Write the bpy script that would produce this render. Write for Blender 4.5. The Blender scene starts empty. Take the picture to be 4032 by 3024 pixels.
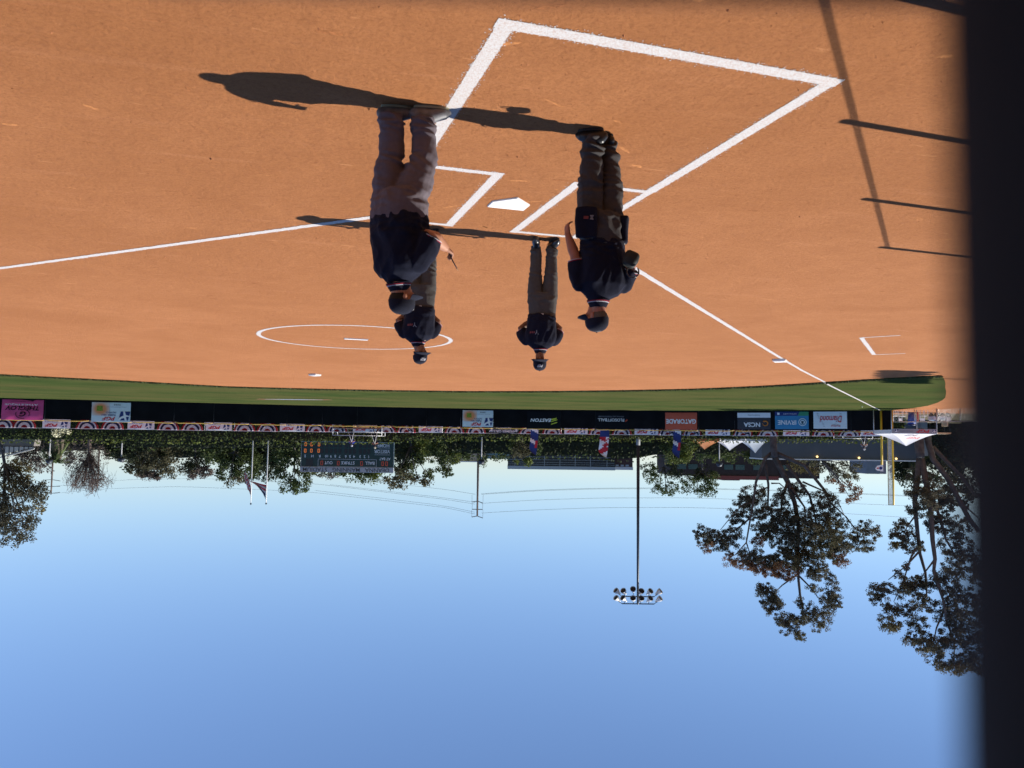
import bpy, bmesh, math, random
from math import sin, cos, pi, radians, sqrt, atan2, floor
from mathutils import Vector, Matrix, Quaternion, noise
from mathutils.bvhtree import BVHTree

random.seed(7)
scene = bpy.context.scene
COL = scene.collection
Z = Vector((0, 0, 1))

# ------------------------------------------------------------------ camera
# pose recovered from the diamond: home plate, batter's boxes, pitcher's circle, bases.
# The photograph is upside down, so the camera is simply held upside down (rolled 180 degrees).
F = 3255.3                                   # focal length in photo pixels (4032 wide)
CAM = Vector((2.7298, -8.2753, 2.6352))
YAW, PITCH, ROLL = -0.314656, -0.071157, 0.013271
FW = Vector((sin(YAW) * cos(PITCH), cos(YAW) * cos(PITCH), sin(PITCH)))
_rt = Vector((cos(YAW), -sin(YAW), 0)); _up = _rt.cross(FW)
R2 = _rt * cos(ROLL) + _up * sin(ROLL); U2 = -_rt * sin(ROLL) + _up * cos(ROLL)
cam_d = bpy.data.cameras.new('camera'); cam = bpy.data.objects.new('camera', cam_d); COL.objects.link(cam)
m3 = Matrix((-R2, -U2, -FW)).transposed()
cam.matrix_world = Matrix.Translation(CAM) @ m3.to_4x4()
cam_d.sensor_width = 36; cam_d.lens = F / 4032 * 36
cam_d.clip_start = 0.01; cam_d.clip_end = 6000
cam_d.dof.use_dof = True; cam_d.dof.focus_distance = 15; cam_d.dof.aperture_fstop = 3.7
scene.camera = cam

# ------------------------------------------------------------------ light
ELEV = radians(48.2); TOSUN = Vector((-cos(ELEV), 0.012, sin(ELEV))).normalized()
world = bpy.data.worlds.new('World'); scene.world = world; world.use_nodes = True
wn = world.node_tree; bg = wn.nodes['Background']
sky = wn.nodes.new('ShaderNodeTexSky'); sky.sky_type = 'NISHITA'; sky.sun_disc = False
sky.sun_elevation = ELEV; sky.sun_rotation = radians(90); sky.altitude = 0
sky.air_density = 1.0; sky.dust_density = 0.15; sky.ozone_density = 3.0
wb = wn.nodes.new('ShaderNodeMix'); wb.data_type = 'RGBA'; wb.blend_type = 'MULTIPLY'; wb.inputs[0].default_value = 1; wb.inputs[7].default_value = (.87, .95, 1.13, 1)   # camera white balance
wn.links.new(sky.outputs[0], wb.inputs[6]); wn.links.new(wb.outputs[2], bg.inputs[0]); bg.inputs[1].default_value = 0.087
sun_d = bpy.data.lights.new('sun', 'SUN'); sun_d.energy = 5.0; sun_d.angle = radians(0.53); sun_d.color = (1, .95, .87)
sun = bpy.data.objects.new('sun', sun_d); COL.objects.link(sun)
sun.rotation_mode = 'QUATERNION'; sun.rotation_quaternion = TOSUN.to_track_quat('Z', 'Y')
vs = scene.view_settings; vs.view_transform = 'Standard'; vs.look = 'None'; vs.gamma = 1; vs.exposure = 0.6
scene.cycles.use_denoising = True
scene.cycles.max_bounces = 6; scene.cycles.transparent_max_bounces = 6

# ------------------------------------------------------------------ pixel <-> place helpers
def ray(x, y):
    U, V = 4032 - x, 3024 - y
    return FW + R2 * ((U - 2016) / F) - U2 * ((V - 1512) / F)
def at(x, y, D): return CAM + ray(x, y) * D          # point seen at photo pixel (x, y), D metres deep
def gz(x, y):
    r = math.hypot(x, y); return -0.0103 * max(0, min(r, 70) - 22)
def gnd(x, y):
    d = ray(x, y); z = 0.0
    for _ in range(12):
        t = (z - CAM.z) / d.z; p = CAM + d * t; z = gz(p.x, p.y)
    return p
def g2(x, y): return gnd(x * 4032 / 2212, y * 4032 / 2212)
def lerp(x, xs, ys):
    if x <= xs[0]: return ys[0] + (ys[1] - ys[0]) * (x - xs[0]) / (xs[1] - xs[0])
    for i in range(len(xs) - 1):
        if x <= xs[i + 1] or i == len(xs) - 2:
            return ys[i] + (ys[i + 1] - ys[i]) * (x - xs[i]) / (xs[i + 1] - xs[i])
EX = Vector((cos(YAW), -sin(YAW), 0)); EZ = Vector((-sin(YAW), -cos(YAW), 0))   # picture-right, towards the camera
def frame(o, ex=EX):
    ex = Vector((ex.x, ex.y, 0)).normalized(); ez = ex.cross(Z)
    m = Matrix((ex, Z, ez)).transposed().to_4x4(); m.translation = o; return m   # local x right, y up, z out

# ------------------------------------------------------------------ materials
MATS = {}
def mat(name, col, rough=.8, var=.0, scale=5., bump=0., bscale=60., metal=0., spec=.4, emit=None, es=0., trans=0., island=0., col2=None, coat=0., sheen=0.):
    if name in MATS: return MATS[name]
    m = bpy.data.materials.new(name); m.use_nodes = True; nt = m.node_tree; b = nt.nodes['Principled BSDF']
    b.inputs['Base Color'].default_value = (*col, 1); b.inputs['Roughness'].default_value = rough
    b.inputs['Metallic'].default_value = metal; b.inputs['Specular IOR Level'].default_value = spec
    if coat: b.inputs['Coat Weight'].default_value = coat
    if sheen: b.inputs['Sheen Weight'].default_value = sheen
    tc = nt.nodes.new('ShaderNodeTexCoord')
    last = None
    if var or col2:
        n = nt.nodes.new('ShaderNodeTexNoise'); n.inputs['Scale'].default_value = scale; n.inputs['Detail'].default_value = 5
        nt.links.new(tc.outputs['Object'], n.inputs['Vector'])
        mx = nt.nodes.new('ShaderNodeMix'); mx.data_type = 'RGBA'
        rp = nt.nodes.new('ShaderNodeMapRange'); rp.inputs[1].default_value = .3; rp.inputs[2].default_value = .7
        nt.links.new(n.outputs['Fac'], rp.inputs[0]); nt.links.new(rp.outputs[0], mx.inputs[0])
        a = col; c2 = col2 or tuple(c * (1 + var) for c in col)
        if not col2: a = tuple(c * (1 - var) for c in col)
        mx.inputs[6].default_value = (*a, 1); mx.inputs[7].default_value = (*c2, 1)
        last = mx.outputs[2]
    if island:
        g = nt.nodes.new('ShaderNodeNewGeometry'); hs = nt.nodes.new('ShaderNodeHueSaturation')
        mr = nt.nodes.new('ShaderNodeMapRange'); mr.inputs[3].default_value = 1 - island; mr.inputs[4].default_value = 1 + island
        nt.links.new(g.outputs['Random Per Island'], mr.inputs[0]); nt.links.new(mr.outputs[0], hs.inputs['Value'])
        if last: nt.links.new(last, hs.inputs['Color'])
        else: hs.inputs['Color'].default_value = (*col, 1)
        last = hs.outputs[0]
    if last: nt.links.new(last, b.inputs['Base Color'])
    if bump:
        n = nt.nodes.new('ShaderNodeTexNoise'); n.inputs['Scale'].default_value = bscale; n.inputs['Detail'].default_value = 4
        nt.links.new(tc.outputs['Object'], n.inputs['Vector'])
        bp = nt.nodes.new('ShaderNodeBump'); bp.inputs['Strength'].default_value = bump; bp.inputs['Distance'].default_value = .02
        nt.links.new(n.outputs['Fac'], bp.inputs['Height']); nt.links.new(bp.outputs[0], b.inputs['Normal'])
    if emit:
        b.inputs['Emission Color'].default_value = (*emit, 1); b.inputs['Emission Strength'].default_value = es
    if trans:
        t = nt.nodes.new('ShaderNodeBsdfTranslucent'); ms = nt.nodes.new('ShaderNodeMixShader'); ms.inputs[0].default_value = trans
        if last: nt.links.new(last, t.inputs[0])
        else: t.inputs[0].default_value = (*col, 1)
        nt.links.new(b.outputs[0], ms.inputs[1]); nt.links.new(t.outputs[0], ms.inputs[2])
        nt.links.new(ms.outputs[0], nt.nodes['Material Output'].inputs[0])
    MATS[name] = m; return m

# ------------------------------------------------------------------ mesh building
class MB:
    def __init__(s): s.v = []; s.f = []; s.m = []; s.k = 0
    def add(s, vs, fs):
        o = len(s.v); s.v += [tuple(p) for p in vs]; s.f += [tuple(i + o for i in f) for f in fs]; s.m += [s.k] * len(fs); return s
    def box(s, c, d, M=None):
        c = Vector(c); P = []
        for i in (-.5, .5):
            for j in (-.5, .5):
                for k in (-.5, .5):
                    w = Vector((d[0] * i, d[1] * j, d[2] * k)); P.append(c + (M @ w if M else w))
        return s.add(P, [(0, 1, 3, 2), (4, 6, 7, 5), (0, 4, 5, 1), (2, 3, 7, 6), (0, 2, 6, 4), (1, 5, 7, 3)])
    def prism(s, poly, ext):
        n = len(poly); ext = Vector(ext); a = [Vector(p) for p in poly]; b = [p + ext for p in a]
        return s.add(a + b, [tuple(range(n - 1, -1, -1)), tuple(range(n, 2 * n))] + [(i, (i + 1) % n, n + (i + 1) % n, n + i) for i in range(n)])
    def poly(s, pts): return s.add(pts, [tuple(range(len(pts)))])
    def bar(s, a, b, w, d=None, up=Z):
        a, b = Vector(a), Vector(b); t = (b - a).normalized()
        x = t.cross(up); x = x.normalized() if x.length > 1e-4 else t.cross(Vector((1, 0, 0))).normalized(); y = x.cross(t)
        d = d or w; P = []
        for q in (a, b):
            for i, j in ((-1, -1), (1, -1), (1, 1), (-1, 1)): P.append(q + x * (i * w / 2) + y * (j * d / 2))
        return s.add(P, [(3, 2, 1, 0), (4, 5, 6, 7)] + [(i, (i + 1) % 4, 4 + (i + 1) % 4, 4 + i) for i in range(4)])
    def tube(s, pts, rad, n=8, caps=True, axis=None, rb=None, dome=False):
        P = [Vector(p) for p in pts]; m = len(P)
        if not hasattr(rad, '__len__'): rad = [rad] * m
        rb = rb or rad
        if not hasattr(rb, '__len__'): rb = [rb] * m
        if dome:                                  # rounded ends
            t0 = (P[0] - P[1]).normalized(); t1 = (P[-1] - P[-2]).normalized()
            A, ra_, rb_ = [], [], []
            for q in (.97, .75, .4): A.append(P[0] + t0 * (min(rad[0], rb[0]) * q)); c = sqrt(1 - q * q); ra_.append(rad[0] * c); rb_.append(rb[0] * c)
            B, ca_, cb_ = [], [], []
            for q in (.4, .75, .97): B.append(P[-1] + t1 * (min(rad[-1], rb[-1]) * q)); c = sqrt(1 - q * q); ca_.append(rad[-1] * c); cb_.append(rb[-1] * c)
            P = A + P + B; rad = ra_ + list(rad) + ca_; rb = rb_ + list(rb) + cb_; m = len(P)
        vs = []; x = None
        for i in range(m):
            t = (P[min(i + 1, m - 1)] - P[max(i - 1, 0)])
            t = t.normalized() if t.length > 1e-9 else Z.copy()
            ref = axis if axis is not None else (x if x is not None else (Vector((1, 0, 0)) if abs(t.x) < .9 else Vector((0, 1, 0))))
            x = (ref - t * ref.dot(t)); x = x.normalized() if x.length > 1e-6 else t.orthogonal().normalized(); y = t.cross(x)
            for k in range(n):
                a = 2 * pi * k / n; vs.append(P[i] + x * (rad[i] * cos(a)) + y * (rb[i] * sin(a)))
        fs = [(i * n + k, i * n + (k + 1) % n, (i + 1) * n + (k + 1) % n, (i + 1) * n + k) for i in range(m - 1) for k in range(n)]
        if caps: fs += [tuple(range(n - 1, -1, -1)), tuple(range((m - 1) * n, m * n))]
        return s.add(vs, fs)
    def rings(s, R, n=28, p=2.25, caps=True):     # stacked horizontal ellipses (cx, cy, z, half width, half depth, angle)
        vs = []
        for (cx, cy, z, ra, rf, an) in R:
            for k in range(n):
                a = 2 * pi * k / n; c_, s_ = cos(a), sin(a)
                u = ra * math.copysign(abs(c_) ** (2 / p), c_); w = rf * math.copysign(abs(s_) ** (2 / p), s_)
                vs.append((cx + u * cos(an) - w * sin(an), cy + u * sin(an) + w * cos(an), z))
        m = len(R)
        fs = [(i * n + k, i * n + (k + 1) % n, (i + 1) * n + (k + 1) % n, (i + 1) * n + k) for i in range(m - 1) for k in range(n)]
        if caps: fs += [tuple(range(n - 1, -1, -1)), tuple(range((m - 1) * n, m * n))]
        return s.add(vs, fs)
    def ell(s, c, a, b, d, n=14, m=9):            # ellipsoid with three axis vectors
        c = Vector(c); vs = [c - d]; 
        for i in range(1, m):
            th = -pi / 2 + pi * i / m
            for k in range(n):
                ph = 2 * pi * k / n; vs.append(c + a * (cos(th) * cos(ph)) + b * (cos(th) * sin(ph)) + d * sin(th))
        vs.append(c + d); fs = [(0, 1 + (k + 1) % n, 1 + k) for k in range(n)]
        for i in range(m - 2):
            for k in range(n): fs.append((1 + i * n + k, 1 + i * n + (k + 1) % n, 1 + (i + 1) * n + (k + 1) % n, 1 + (i + 1) * n + k))
        L = len(vs) - 1; fs += [(L, 1 + (m - 2) * n + k, 1 + (m - 2) * n + (k + 1) % n) for k in range(n)]
        return s.add(vs, fs)
    def sph(s, c, r, n=10, m=7): return s.ell(c, Vector((r, 0, 0)), Vector((0, r, 0)), Vector((0, 0, r)), n, m)
    def mesh(s, name, mats=None, smooth=False):
        me = bpy.data.meshes.new(name); me.from_pydata(s.v, [], s.f)
        for q in (mats or []): me.materials.append(q)
        if mats and len(mats) > 1: me.polygons.foreach_set('material_index', s.m)
        if smooth: me.polygons.foreach_set('use_smooth', [True] * len(me.polygons))
        me.update(); return me
    def build(s, name, mats, parent=None, smooth=False, M=None):
        if not isinstance(mats, (list, tuple)): mats = [mats]
        return link(name, s.mesh(name, mats, smooth), parent, M)
def link(name, me, parent=None, M=None):
    o = bpy.data.objects.new(name, me); COL.objects.link(o)
    if parent: o.parent = parent
    if M is not None: o.matrix_local = M if parent else M
    return o
def thing(name, label, cat, M=None, group=None):
    o = bpy.data.objects.new(name, None); COL.objects.link(o); o.empty_display_size = .2
    if M is not None: o.matrix_world = M if isinstance(M, Matrix) else Matrix.Translation(M)
    return tag(o, label, cat, group)
def tag(o, label, cat, group=None):
    o['label'] = label; o['category'] = cat
    if group: o['group'] = group
    return o
def kind(o, k='structure'): o['kind'] = k; return o
def copy_tree(o, M, label, group=None):
    c = o.copy(); COL.objects.link(c); c.matrix_world = M; c['label'] = label
    if group: c['group'] = group
    for ch in o.children:
        d = ch.copy(); COL.objects.link(d); d.parent = c
        for g in ch.children:
            e = g.copy(); COL.objects.link(e); e.parent = d
    return c
TXT = {}
def text_mesh(s, h, w=None, bold=0., shear=0., m=None, sp=1.0):
    key = (s, h, w, bold, shear, m.name if m else '', sp)
    if key in TXT: return TXT[key]
    c = bpy.data.curves.new('t', 'FONT'); c.body = s; c.align_x = 'CENTER'; c.align_y = 'CENTER'; c.size = 1; c.offset = bold; c.shear = shear
    c.space_character = sp; c.resolution_u = 3
    o = bpy.data.objects.new('t', c); COL.objects.link(o)
    dg = bpy.context.evaluated_depsgraph_get(); me = bpy.data.meshes.new_from_object(o.evaluated_get(dg))
    bpy.data.objects.remove(o); bpy.data.curves.remove(c)
    xs = [v.co.x for v in me.vertices]; ys = [v.co.y for v in me.vertices]
    cx, cy = (min(xs) + max(xs)) / 2, (min(ys) + max(ys)) / 2; k = h / (max(ys) - min(ys)); kx = (w / (max(xs) - min(xs))) if w else k
    for v in me.vertices: v.co = ((v.co.x - cx) * kx, (v.co.y - cy) * k, 0)
    me.materials.clear()
    if m: me.materials.append(m)
    TXT[key] = me; return me
def letter(parent, s, x, y, h, m, w=None, z=.012, bold=.0, shear=0., sp=1., name='lettering'):
    return link(name, text_mesh(s, h, w, bold, shear, m, sp), parent, Matrix.Translation((x, y, z)))

# ------------------------------------------------------------------ palette
WHITE = mat('white_vinyl', (.78, .79, .8), .55, .04, 3)
BLACK = mat('black_vinyl', (.009, .010, .013), .9, spec=.1)
NAVYV = mat('navy_print', (.012, .03, .16), .6)
REDV = mat('red_print', (.5, .015, .03), .6)
GREYV = mat('grey_print', (.2, .21, .24), .6)
STEEL = mat('galvanised_steel', (.42, .43, .44), .45, .15, 4, metal=.6)
DSTEEL = mat('dark_steel', (.035, .042, .055), .5, .2, 3, metal=.3)
WOOD = mat('weathered_wood', (.12, .085, .07), .9, .25, 4)
YELL = mat('yellow_paint', (.62, .4, .03), .5, .08, 3)

# ------------------------------------------------------------------ ground
def ground_mat():
    m = bpy.data.materials.new('infield_dirt'); m.use_nodes = True; nt = m.node_tree; b = nt.nodes['Principled BSDF']; L = nt.links.new; N = nt.nodes.new
    b.inputs['Roughness'].default_value = .95; b.inputs['Specular IOR Level'].default_value = .15
    tc = N('ShaderNodeTexCoord')
    def nz(scale, det, rough=.5, vec=None, dist=0.):
        n = N('ShaderNodeTexNoise'); n.inputs['Scale'].default_value = scale; n.inputs['Detail'].default_value = det; n.inputs['Roughness'].default_value = rough
        n.inputs['Distortion'].default_value = dist; L(vec or tc.outputs['Object'], n.inputs['Vector']); return n.outputs['Fac']
    def mr(x, a, c, d=0., e=1.):
        q = N('ShaderNodeMapRange'); q.inputs[1].default_value = a; q.inputs[2].default_value = c; q.inputs[3].default_value = d; q.inputs[4].default_value = e; L(x, q.inputs[0]); return q.outputs[0]
    def mix(f, a, c, bt='MIX'):
        q = N('ShaderNodeMix'); q.data_type = 'RGBA'; q.blend_type = bt
        if hasattr(f, 'links'): L(f, q.inputs[0])
        else: q.inputs[0].default_value = f
        for i, v in ((6, a), (7, c)):
            if hasattr(v, 'links'): L(v, q.inputs[i])
            else: q.inputs[i].default_value = (*v, 1)
        return q.outputs[2]
    big = mr(nz(.3, 6, .65, None, .8), .36, .64); mid = mr(nz(2.2, 6, .65), .32, .68); fine = nz(30, 7, .8); grit = nz(150, 3, .6)
    c = mix(big, (.365, .143, .05), (.44, .18, .069))
    c = mix(mr(mid, 0, 1, 0, .6), c, (.345, .134, .049))
    mot = nz(9, 6, .7); c = mix(mr(mot, .52, .74, 0, .45), c, (.265, .1, .038)); c = mix(mr(mot, .26, .42, .45, 0), c, (.45, .19, .08))
    # paler raked / swept drifts, stretched sideways across the base paths
    mp = N('ShaderNodeMapping'); mp.inputs['Scale'].default_value = (.35, 2.6, 1); mp.inputs['Rotation'].default_value = (0, 0, radians(14)); L(tc.outputs['Object'], mp.inputs[0])
    sw = mr(nz(1.3, 5, .6, mp.outputs[0], .5), .60, .74, 0, .5); c = mix(sw, c, (.48, .205, .092))
    c = mix(mr(fine, .32, .53, .62, 0), c, (.19, .07, .025))
    mp2 = N('ShaderNodeMapping'); mp2.inputs['Scale'].default_value = (1.1, 6.5, 1); mp2.inputs['Rotation'].default_value = (0, 0, radians(9)); L(tc.outputs['Object'], mp2.inputs[0])
    c = mix(mr(nz(1.6, 4, .6, mp2.outputs[0], .3), .66, .72, 0, .55), c, (.58, .27, .115))
    c = mix(mr(grit, .58, .72, 0, .45), c, (.5, .24, .115))
    # dry park ground far beyond the outfield fence
    sp = N('ShaderNodeVectorMath'); sp.operation = 'LENGTH'; L(tc.outputs['Object'], sp.inputs[0])
    far = mr(sp.outputs['Value'], 74, 78); c = mix(far, c, mix(mr(nz(.15, 4), .4, .6), (.07, .07, .035), (.12, .1, .06)))
    L(c, b.inputs['Base Color'])
    bp = N('ShaderNodeBump'); bp.inputs['Strength'].default_value = .9; bp.inputs['Distance'].default_value = .02; L(fine, bp.inputs['Height'])
    b2 = N('ShaderNodeBump'); b2.inputs['Strength'].default_value = .7; b2.inputs['Distance'].default_value = .05; L(nz(9, 6, .7), b2.inputs['Height']); L(bp.outputs[0], b2.inputs['Normal'])
    b3 = N('ShaderNodeBump'); b3.inputs['Strength'].default_value = .8; b3.inputs['Distance'].default_value = .009; L(grit, b3.inputs['Height']); L(b2.outputs[0], b3.inputs['Normal'])
    L(b3.outputs[0], b.inputs['Normal']); return m
DIRT = ground_mat()
def radial_sheet(name, radii, mat_, na=96):
    mb = MB(); vs = [(0, 0, 0)]
    for r in radii:
        for k in range(na): a = 2 * pi * k / na; x, y = r * cos(a), r * sin(a); vs.append((x, y, gz(x, y)))
    fs = [(0, 1 + k, 1 + (k + 1) % na) for k in range(na)]
    for i in range(len(radii) - 1):
        for k in range(na): fs.append((1 + i * na + k, 1 + (i + 1) * na + k, 1 + (i + 1) * na + (k + 1) % na, 1 + i * na + (k + 1) % na))
    mb.add(vs, fs); return mb.build(name, mat_, smooth=True)
kind(radial_sheet('ground', [4, 10, 16, 22, 26, 30, 36, 44, 52, 60, 70, 80, 120, 250, 700, 2500], DIRT))

def grass_mat():
    m = bpy.data.materials.new('mown_grass'); m.use_nodes = True; nt = m.node_tree; b = nt.nodes['Principled BSDF']; L = nt.links.new; N = nt.nodes.new
    b.inputs['Roughness'].default_value = 1.; b.inputs['Specular IOR Level'].default_value = .0
    tc = N('ShaderNodeTexCoord')
    def nz(scale, det, sx=1., sy=1.):
        mp = N('ShaderNodeMapping'); mp.inputs['Scale'].default_value = (sx, sy, 1); L(tc.outputs['Object'], mp.inputs[0])
        n = N('ShaderNodeTexNoise'); n.inputs['Scale'].default_value = scale; n.inputs['Detail'].default_value = det; L(mp.outputs[0], n.inputs['Vector'])
        q = N('ShaderNodeMapRange'); q.inputs[1].default_value = .36; q.inputs[2].default_value = .64; L(n.outputs['Fac'], q.inputs[0]); return q.outputs[0], n.outputs['Fac']
    def mix(f, a, c):
        q = N('ShaderNodeMix'); q.data_type = 'RGBA'; L(f, q.inputs[0])
        for i, v in ((6, a), (7, c)):
            if hasattr(v, 'links'): L(v, q.inputs[i])
            else: q.inputs[i].default_value = (*v, 1)
        return q.outputs[2]
    c = mix(nz(.35, 4)[0], (.036, .058, .018), (.060, .080, .025))
    dry = nz(.12, 5, 1, 1.6)[0]
    q = N('ShaderNodeMath'); q.operation = 'MULTIPLY'; q.inputs[1].default_value = .75; L(dry, q.inputs[0]); c = mix(q.outputs[0], c, (.1, .088, .034))
    f, raw = nz(22, 4); q = N('ShaderNodeMath'); q.operation = 'MULTIPLY'; q.inputs[1].default_value = .45; L(f, q.inputs[0]); c = mix(q.outputs[0], c, (.03, .044, .014))
    L(c, b.inputs['Base Color'])
    bp = N('ShaderNodeBump'); bp.inputs['Strength'].default_value = .9; bp.inputs['Distance'].default_value = .05; L(raw, bp.inputs['Height']); L(bp.outputs[0], b.inputs['Normal'])
    return m
GRASS = grass_mat()
# outfield fence line: photo column -> depth (three-metre panels, two-metre fence)
FX = [-330, 0, 260, 700, 1300, 2000, 2600, 3000, 3350, 3507]; FD = [65.5, 67.3, 68.4, 70.2, 73.6, 75.8, 74.9, 71.9, 68.8, 67.3]
YB = ([0, 600, 1100, 1700, 2300, 2950, 3450], [1570, 1583, 1597, 1604, 1616, 1617, 1610])
def fence_pt(x):
    D = lerp(x, FX, FD); p = at(x, lerp(x, *YB), D); return Vector((p.x, p.y, gz(p.x, p.y)))
FENCE = [fence_pt(x) for x in range(-320, 3508, 60)] + [fence_pt(3507)]
inner = [g2(*q) for q in ((-260, 790), (0, 808), (130, 815), (274, 822), (494, 834.5), (823, 842.3), (1015, 844.8), (1250, 844), (1500, 839.5), (1650, 833), (1774, 825.5), (1900, 817.5), (1980, 813.5), (2034, 810.5))]
left = [g2(*q) for q in ((2034, 810.5), (2040, 835), (2042.5, 850), (2041, 858), (2030, 866), (2001, 876))]
pol = lambda p: (atan2(p.y, p.x), math.hypot(p.x, p.y))
inn = sorted(pol(p) for p in inner); out = sorted([pol(p) for p in FENCE] + [pol(p) for p in left[1:]] + [pol(left[0])])
def grass_sheet():
    mb = MB(); a0, a1 = inn[0][0], inn[-1][0]; n, m = 150, 16; vs = []
    for i in range(n + 1):
        a = a0 + (a1 - a0) * i / n; r0 = lerp(a, [q[0] for q in inn], [q[1] for q in inn]); r1 = max(r0 + .01, lerp(a, [q[0] for q in out], [q[1] for q in out]) + .2)
        r0 += .07 * noise.noise(Vector((a * 60, 0, 0)))
        for j in range(m + 1):
            r = r0 + (r1 - r0) * (j / m) ** 1.3; x, y = r * cos(a), r * sin(a); vs.append((x, y, gz(x, y) + .035))
    fs = [(i * (m + 1) + j, i * (m + 1) + j + 1, (i + 1) * (m + 1) + j + 1, (i + 1) * (m + 1) + j) for i in range(n) for j in range(m)]
    o = len(vs); vs += [(vs[i * (m + 1)][0], vs[i * (m + 1)][1], vs[i * (m + 1)][2] - .05) for i in range(n + 1)]
    fs += [(o + i, i * (m + 1), (i + 1) * (m + 1), o + i + 1) for i in range(n)]
    mb.add(vs, fs); return mb.build('outfield_grass', GRASS)
kind(grass_sheet())
# tufts along the cut edge of the turf
def leaf_mesh(mb, c, d, n, L, W):
    s = d.cross(n).normalized(); a = c + d * (L * .5); mb.add([c - d * (L * .5), c + s * (W * .5), a, c - s * (W * .5)], [(0, 1, 2, 3)])
mb = MB()
for i in range(9000):
    a = random.uniform(inn[0][0], inn[-1][0]); r = lerp(a, [q[0] for q in inn], [q[1] for q in inn]) + random.uniform(-.12, .25)
    x, y = r * cos(a), r * sin(a); h = random.uniform(.04, .1); w = random.uniform(.02, .05); z = gz(x, y) + .01; an = random.uniform(0, pi); dx, dy = cos(an) * w, sin(an) * w
    mb.add([(x - dx, y - dy, z), (x + dx, y + dy, z), (x + random.uniform(-.04, .04), y + random.uniform(-.04, .04), z + h)], [(0, 1, 2)])
kind(mb.build('grass_edge_tufts', mat('grass_blade', (.05, .066, .02), .8, island=.35)), 'stuff')
# crumbs of clay scattered on the raked dirt near the plate
mb = MB()
for i in range(7000):
    r = random.uniform(0, 1) ** .6 * 17; a = random.uniform(-.2, pi + .3); x, y = 1.5 + r * cos(a), -5.2 + r * sin(a); s = random.uniform(.003, .009) * (2.0 if random.random() < .03 else 1)
    P = [(x + s * cos(k * 2.1 + i), y + s * sin(k * 2.1 + i), -.002) for k in range(3)] + [(x + random.uniform(-.4, .4) * s, y + random.uniform(-.4, .4) * s, s * random.uniform(.7, 1.2))]
    mb.add(P, [(0, 1, 3), (1, 2, 3), (2, 0, 3)])
kind(mb.build('clay_crumbs', mat('clay_crumb', (.33, .13, .055), .95, island=.4)), 'stuff')

# scuffs: short shallow scrapes where cleats have kicked up paler dry clay, and a few darker dug-up spots
for nm, cnt, colr in (('pale_scuffs', 110, (.415, .172, .064)), ('dug_up_clay', 120, (.29, .112, .042))):
    mb = MB()
    for i in range(cnt):
        r = random.uniform(1.2, 24); a = random.uniform(.25, pi + .1); x, y = 1.2 + r * cos(a), -5.2 + r * sin(a)
        if random.random() < .25: x, y = random.gauss(0, 1.1), random.gauss(.6, 1.2)
        L, W = random.uniform(.04, .13), random.uniform(.012, .032); an = random.gauss(.12, .4); n = 11; P = []
        for k in range(n):
            q = 2 * pi * k / n; f = random.uniform(.55, 1.15); u, w = L * cos(q) * f, W * sin(q) * f; P.append((x + u * cos(an) - w * sin(an), y + u * sin(an) + w * cos(an), gz(x, y) + .0006 + (.0003 if cnt < 200 else 0)))
        mb.poly(P)
    kind(mb.build(nm, mat(nm, colr, .95, .25, 30, bump=.8, bscale=60, spec=.1)), 'stuff')
# ------------------------------------------------------------------ chalk
def chalk_mat():
    m = mat('chalk', (.74, .73, .72), .95, bump=.5, bscale=120); nt = m.node_tree; b = nt.nodes['Principled BSDF']; L = nt.links.new
    tc = nt.nodes.new('ShaderNodeTexCoord'); n = nt.nodes.new('ShaderNodeTexNoise'); n.inputs['Scale'].default_value = 70; n.inputs['Detail'].default_value = 6; n.inputs['Roughness'].default_value = .7
    L(tc.outputs['Object'], n.inputs['Vector']); r = nt.nodes.new('ShaderNodeMapRange'); r.inputs[1].default_value = .47; r.inputs[2].default_value = .66; r.inputs[4].default_value = .7; L(n.outputs['Fac'], r.inputs[0])
    x = nt.nodes.new('ShaderNodeMix'); x.data_type = 'RGBA'; x.inputs[6].default_value = (.52, .505, .495, 1); x.inputs[7].default_value = (.38, .2, .115, 1); L(r.outputs[0], x.inputs[0]); L(x.outputs[2], b.inputs['Base Color'])
    return m
CHALK = chalk_mat()
CZ = [.0012]
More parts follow.
